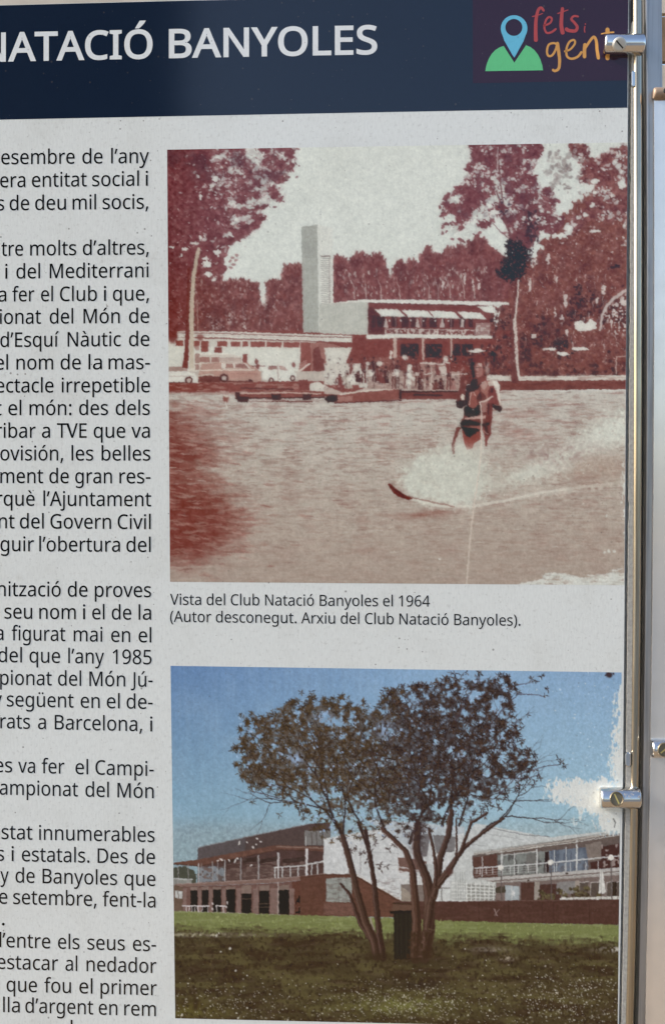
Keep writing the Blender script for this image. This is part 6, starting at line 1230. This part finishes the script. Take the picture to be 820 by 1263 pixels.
brush('word_mark', [
    ((3.0, 4.8), (372, 48, 362, 36, 348, 46, 338, 90, 336, 140, 337, 184)), ((1.4, 1.0), (322, 76, 345, 70, 368, 62)),
    ((2.4, 2.6), (374, 118, 402, 106, 410, 86, 398, 78, 384, 92, 376, 124, 386, 150, 408, 148, 428, 134)),
    ((4.0, 5.0), (459, 40, 455, 80, 454, 120, 460, 150)), ((1.4, 1.2), (438, 62, 460, 54, 484, 46)),
    ((2.2, 4.6), (531, 76, 512, 74, 500, 88, 514, 104, 527, 124, 518, 142, 488, 140, 478, 134)),
], M_RED, logo, -.075 * MM)
brush('word_mark', [((1.6, 1.2), (562, 122, 560, 136, 562, 148)), ((1.6, 1.6), (564, 110, 564.5, 111))], M_RED, logo, -.075 * MM)
brush('word_mark', [
    ((2.6, 2.8), (434, 204, 418, 198, 396, 206, 388, 234, 394, 256, 412, 254, 428, 228, 434, 206)), ((4.2, 3.0), (436, 200, 442, 240, 446, 280, 442, 314, 426, 326, 416, 322)),
    ((2.4, 3.0), (470, 236, 496, 226, 516, 200, 512, 184, 492, 192, 478, 222, 480, 258, 502, 270, 530, 260, 546, 240)),
    ((4.4, 4.4), (562, 206, 560, 232, 560, 260)), ((3.0, 4.0), (560, 228, 580, 196, 602, 170, 614, 188, 618, 230, 624, 266)),
    ((5.0, 5.0), (666, 136, 666, 190, 664, 232, 666, 268)), ((1.4, 2.0), (638, 156, 664, 150, 694, 148)),
], M_ORANGE, logo, -.075 * MM)

# ================================================================ rail, post, neighbour
def tube(bm, pts, r, n=20):
    rings = []
    for k, p in enumerate(pts):
        t = (pts[min(k + 1, len(pts) - 1)] - pts[max(k - 1, 0)]).normalized()
        a = t.cross(Vector((0, 1, 0))).normalized(); b = t.cross(a)
        rings.append([bm.verts.new(p + a * r * math.cos(2 * math.pi * j / n) + b * r * math.sin(2 * math.pi * j / n)) for j in range(n)])
    for A, B in zip(rings, rings[1:]):
        for j in range(n): bm.faces.new((A[j], A[(j + 1) % n], B[(j + 1) % n], B[j]))
    bm.faces.new(rings[0]); bm.faces.new(rings[-1][::-1])

GROUND_Z = -HEIGHT / math.cos(RECLINE)
def to_ground(pt):
    """extend a line down along the board's slope to the ground"""
    return Vector((pt.x + (pt.x - 0) * 0, pt.y, GROUND_Z - pt.y * math.tan(RECLINE) * 0 - .02))

RAIL_Y = 1.0
rail = thing('steel_rail', 'polished round steel rail running up the right edge of the printed board', 'rail', px(E2(1340) + 6, 1340, 4 * MM))
bm = bmesh.new()
mid = lambda v: (E2(v) + E3(v)) / 2
pts = [px(mid(v), v, RAIL_Y * MM) for v in np.linspace(-70, 1340, 60)]
pts.append(to_ground(pts[-1]))
tube(bm, pts, 2.75 * MM, 28)
part('rod', bm, M_ROD, rail, smooth=True)
rng = np.random.default_rng(3)
fine_y = list(np.linspace(20, 1340, 240))
bm = bmesh.new()
rag = [E1(v) + .2 + abs(rng.normal()) * .45 * (1 if 150 < v < 640 else .4) for v in fine_y]
strip(bm, rag, [E2(v) + 1.5 for v in fine_y], -.2 * MM, 6 * MM, fine_y)
part('sealant_strip', bm, M_SEAL, rail)
for yc, hh, rr, mt in ((5, 22, 2.2, M_SLOT), (97, 10, 2.3, M_CLAMP_DIRTY), (937, 9, 3.4, M_CLAMP)):
    bm = bmesh.new(); uc = (E1(yc) + E2(yc)) / 2 + (.3 if yc > 900 else .6)
    ring = [(uc + rr * math.cos(t), yc + math.copysign(max(hh - rr, 0), math.sin(t)) + rr * math.sin(t)) for t in np.linspace(0, 2 * math.pi, 25)[:-1] + .01]
    slab(bm, ring, (-1.6 if mt is not M_SLOT else -.4) * MM, 3.6 * MM)
    part('slot' if mt is M_SLOT else 'nut', bm, mt, rail, bevel=(.5 * MM if mt is not M_SLOT else 0))

post = thing('steel_post', 'square galvanised post between the printed board and the blank white panel', 'post', px(E4(1340) + 6, 1340, 2 * MM))
bm = bmesh.new(); strip(bm, [E4(v) for v in yl], [E6(v) for v in yl], 1.0 * MM, 24 * MM, yl)
a = [v for v in bm.verts]
part('post_tube', bm, M_POST, post, bevel=.8 * MM)
bm = bmesh.new(); strip(bm, [E2(v) - 6 for v in yl], [E4(v) + 2 for v in yl], 9 * MM, 11 * MM, yl)  # dark sheet behind the gap, its shade painted as metal colour
part('gap_shade_strip', bm, M_GAP_SHADE, post)
bm = bmesh.new()
p0, p1 = px(E4(1335) + 1, 1335, 3 * MM), px(E6(1335) - 1, 1335, 22 * MM)
for v in bmesh.ops.create_cube(bm, size=1)['verts']:
    v.co = Vector((p0.x if v.co.x < 0 else p1.x, p0.y if v.co.y < 0 else p1.y, GROUND_Z - .02 if v.co.z < 0 else p0.z))
part('foot', bm, M_POST, post)

blank = thing('blank_panel', 'blank white panel on the right of the galvanised post', 'panel', px(900, 1340, -1 * MM))
bm = bmesh.new(); yb = [122, 180, 240, 420, 600, 780, 960, 1110, 1263, 1340]
slab(bm, [(E5(v), v) for v in yb] + [(1120, 1380), (1120, 118)], -1.0 * MM, .8 * MM)
part('panel_sheet', bm, M_PANEL2, blank)

# ---- clamps: a chromed barrel across the edge of the sheet, a slotted screw in its middle
def clamp(u0, u1, v0, v1, us, vs, label, mat, screw_mat, slot_deg, depth=-2.0, screw_px=15.5, recess=False):
    c = px((u0 + u1) / 2, (v0 + v1) / 2, depth * MM)
    t = thing('panel_clamp', label, 'clamp', c, 'clamps holding the panels')
    A, B = px(u0, (v0 + v1) / 2, depth * MM), px(u1, (v0 + v1) / 2, depth * MM)
    r = (px(u0, v0, depth * MM) - px(u0, v1, depth * MM)).length / 2 * .985
    d = (B - A).normalized(); L = (B - A).length
    e1 = d.cross(Vector((0, 1, 0))).normalized(); e2 = d.cross(e1)
    prof = [(0, r * .80), (.0003, r * .90), (.0009, r * .975), (.0018, r), (L - .0018, r), (L - .0009, r * .975), (L - .0003, r * .90), (L, r * .80)]
    bm = bmesh.new(); n = 48; rings = []
    for s, rr in prof: rings.append([bm.verts.new(A + d * s + (e1 * math.cos(2 * math.pi * j / n) + e2 * math.sin(2 * math.pi * j / n)) * rr) for j in range(n)])
    for P_, Q in zip(rings, rings[1:]):
        for j in range(n): bm.faces.new((P_[j], P_[(j + 1) % n], Q[(j + 1) % n], Q[j]))
    bm.faces.new(rings[0]); bm.faces.new(rings[-1][::-1])
    barrel = part('barrel', bm, mat, t, smooth=False)
    for p in barrel.data.polygons: p.use_smooth = len(p.vertices) == 4
    # screw head set into the front of the barrel, facing the reader
    y_f = depth * MM - r
    sc = px(us, vs, y_f); R = (px(us + screw_px / 2, vs, y_f) - sc).length
    cen = Vector((sc.x, 0, A.z + (B.z - A.z) * .5 + (sc.z - (A.z + B.z) / 2)))
    off = max(-.6, min(.6, (cen.z - A.z) / r)); tilt = math.asin(off)
    nrm = Vector((0, -math.cos(tilt), math.sin(tilt))); side = Vector((1, 0, 0)); upv = nrm.cross(side) * -1
    c0 = Vector((sc.x, depth * MM, A.z + (B.z - A.z) * ((sc.x - A.x) / (B.x - A.x)))) + nrm * (r - .0003)
    ang = math.radians(-slot_deg); ax = side * math.cos(ang) + upv * math.sin(ang); ay = nrm.cross(ax)
    bm = bmesh.new(); n = 32; prev = None
    for k, (rr, hh) in enumerate([(R * 1.12, -.0012), (R * 1.12, .0003), (R * 1.02, .0010 if recess else .00055), (R * .95, .00055 if recess else .0006), (R * .86, .0005 if recess else .0008)]):
        ring = [bm.verts.new(c0 + (side * math.cos(2 * math.pi * j / n) + upv * math.sin(2 * math.pi * j / n)) * rr + nrm * hh) for j in range(n)]
        if prev:
            for j in range(n): bm.faces.new((prev[j], prev[(j + 1) % n], ring[(j + 1) % n], ring[j]))
        prev = ring
    bm.faces.new(prev)
    screw = part('screw', bm, screw_mat, t, bevel=0)
    hh = .0005 if recess else .0008
    bm = bmesh.new()
    vv = [bm.verts.new(c0 + ax * x * R * .84 + ay * y * R * .115 + nrm * (hh + z)) for z in (-.0002, .00008) for x, y in ((-1, -1), (1, -1), (1, 1), (-1, 1))]
    for f in ((0, 1, 2, 3), (4, 5, 6, 7), (0, 1, 5, 4), (1, 2, 6, 5), (2, 3, 7, 6), (3, 0, 4, 7)): bm.faces.new([vv[i] for i in f])
    o = part('slot', bm, M_SLOT if not recess else M_YELLOW, t)
    o.parent = screw
    return t

clamp(743.5, 793.5, 42.2, 68.2, 763.5, 54.0, 'chromed clamp with a slotted pale screw on the dark blue header', M_CLAMP, M_SCREW, -45)
clamp(738.8, 788.6, 971.0, 997.2, 760.0, 985.6, 'chromed clamp with a dark brass screw over the worn blue sky of the colour print', M_CLAMP_DIRTY, M_BRASS, -66, recess=True)
clamp(802.0, 856.0, 911.5, 934.5, 819.0, 925.0, 'chromed clamp with a brown screw on the blank white panel', M_CLAMP_DIRTY, M_BRASS, 40, recess=True)
clamp(805.0, 858.0, 108.0, 122.6, 820.5, 111.5, 'brown clamp at the upper corner of the blank white panel', M_BROWN, M_SLOT, 0, screw_px=6)

# ================================================================ what shows behind: a plank fence
fence = bpy.data.objects.new('plank_fence', None); scene.collection.objects.link(fence)
fence.location = (0, 3.0, 0)
fence['label'] = 'horizontal plank fence in brown and cream seen above the board'; fence['category'] = 'fence'
z = .06; k = 0
while z < 3.15:
    h = .105 if k % 2 else .14
    bm = bmesh.new()
    for v in bmesh.ops.create_cube(bm, size=1)['verts']: v.co = Vector((v.co.x * 7, v.co.y * .03, z + h / 2 + v.co.z * h))
    me = bpy.data.meshes.new('plank'); bm.to_mesh(me); bm.free()
    o = link_mesh('plank', me, M_CREAM if k % 2 else M_PLANK, fence)
    z += h + .012; k += 1
for x in (-2.8, 0.2, 2.9):
    bm = bmesh.new()
    for v in bmesh.ops.create_cube(bm, size=1)['verts']: v.co = Vector((x + v.co.x * .09, .065 + v.co.y * .09, 1.6 + v.co.z * 3.2))
    me = bpy.data.meshes.new('fence_post'); bm.to_mesh(me); bm.free(); link_mesh('fence_post', me, M_PLANK, fence)

# ================================================================ unseen behind the reader: cypress added to block sky mirrored in the header
def cypress(x, y, h, r, label):
    t = bpy.data.objects.new('added_cypress', None); scene.collection.objects.link(t); t.location = (x, y, 0)
    t['label'] = label; t['category'] = 'tree'
    bm = bmesh.new()
    bmesh.ops.create_cone(bm, cap_ends=True, segments=14, radius1=.17, radius2=.05, depth=h * .8, matrix=Matrix.Translation((0, 0, h * .4)))
    me = bpy.data.meshes.new('trunk'); bm.to_mesh(me); bm.free(); link_mesh('trunk', me, plain('bark', (.10, .075, .055), .9, .4, 12.0), t)
    rg = np.random.default_rng(7); n = 15000
    zz = .25 + (h - .25) * rg.random(n) ** 1.1; f = zz / h
    prof = np.minimum(1, (f / .07)) ** .6 * np.clip(1 - f ** 6, 0, 1) ** .8
    rad = r * prof * (1 + .10 * np.sin(zz * 3.1 + 4 * rg.random(n))) * np.sqrt(rg.uniform(.35, 1, n)); a = rg.random(n) * 2 * math.pi
    cen = np.stack([rad * np.cos(a), rad * np.sin(a), zz], 1)
    up_ = np.stack([np.cos(a) * .35 + rg.normal(0, .25, n), np.sin(a) * .35 + rg.normal(0, .25, n), np.ones(n)], 1); up_ /= np.linalg.norm(up_, axis=1)[:, None]
    sd = np.cross(up_, rg.normal(0, 1, (n, 3))); sd /= np.linalg.norm(sd, axis=1)[:, None]
    L_ = rg.uniform(.16, .36, n)[:, None]; W_ = rg.uniform(.05, .10, n)[:, None]
    co = np.stack([cen - up_ * L_ * .5, cen + sd * W_, cen + up_ * L_ * .7, cen - sd * W_], 1).reshape(-1, 3)
    me = bpy.data.meshes.new('crown'); me.from_pydata(co.tolist(), [], np.arange(4 * n).reshape(-1, 4).tolist())
    link_mesh('crown', me, plain('cypress foliage', (.035, .055, .028), .8, .5, 3.0), t)
cypress(-4.25, -12.0, 12.5, 1.75, 'unseen cypress added to darken the reflection in the left end of the glossy header')
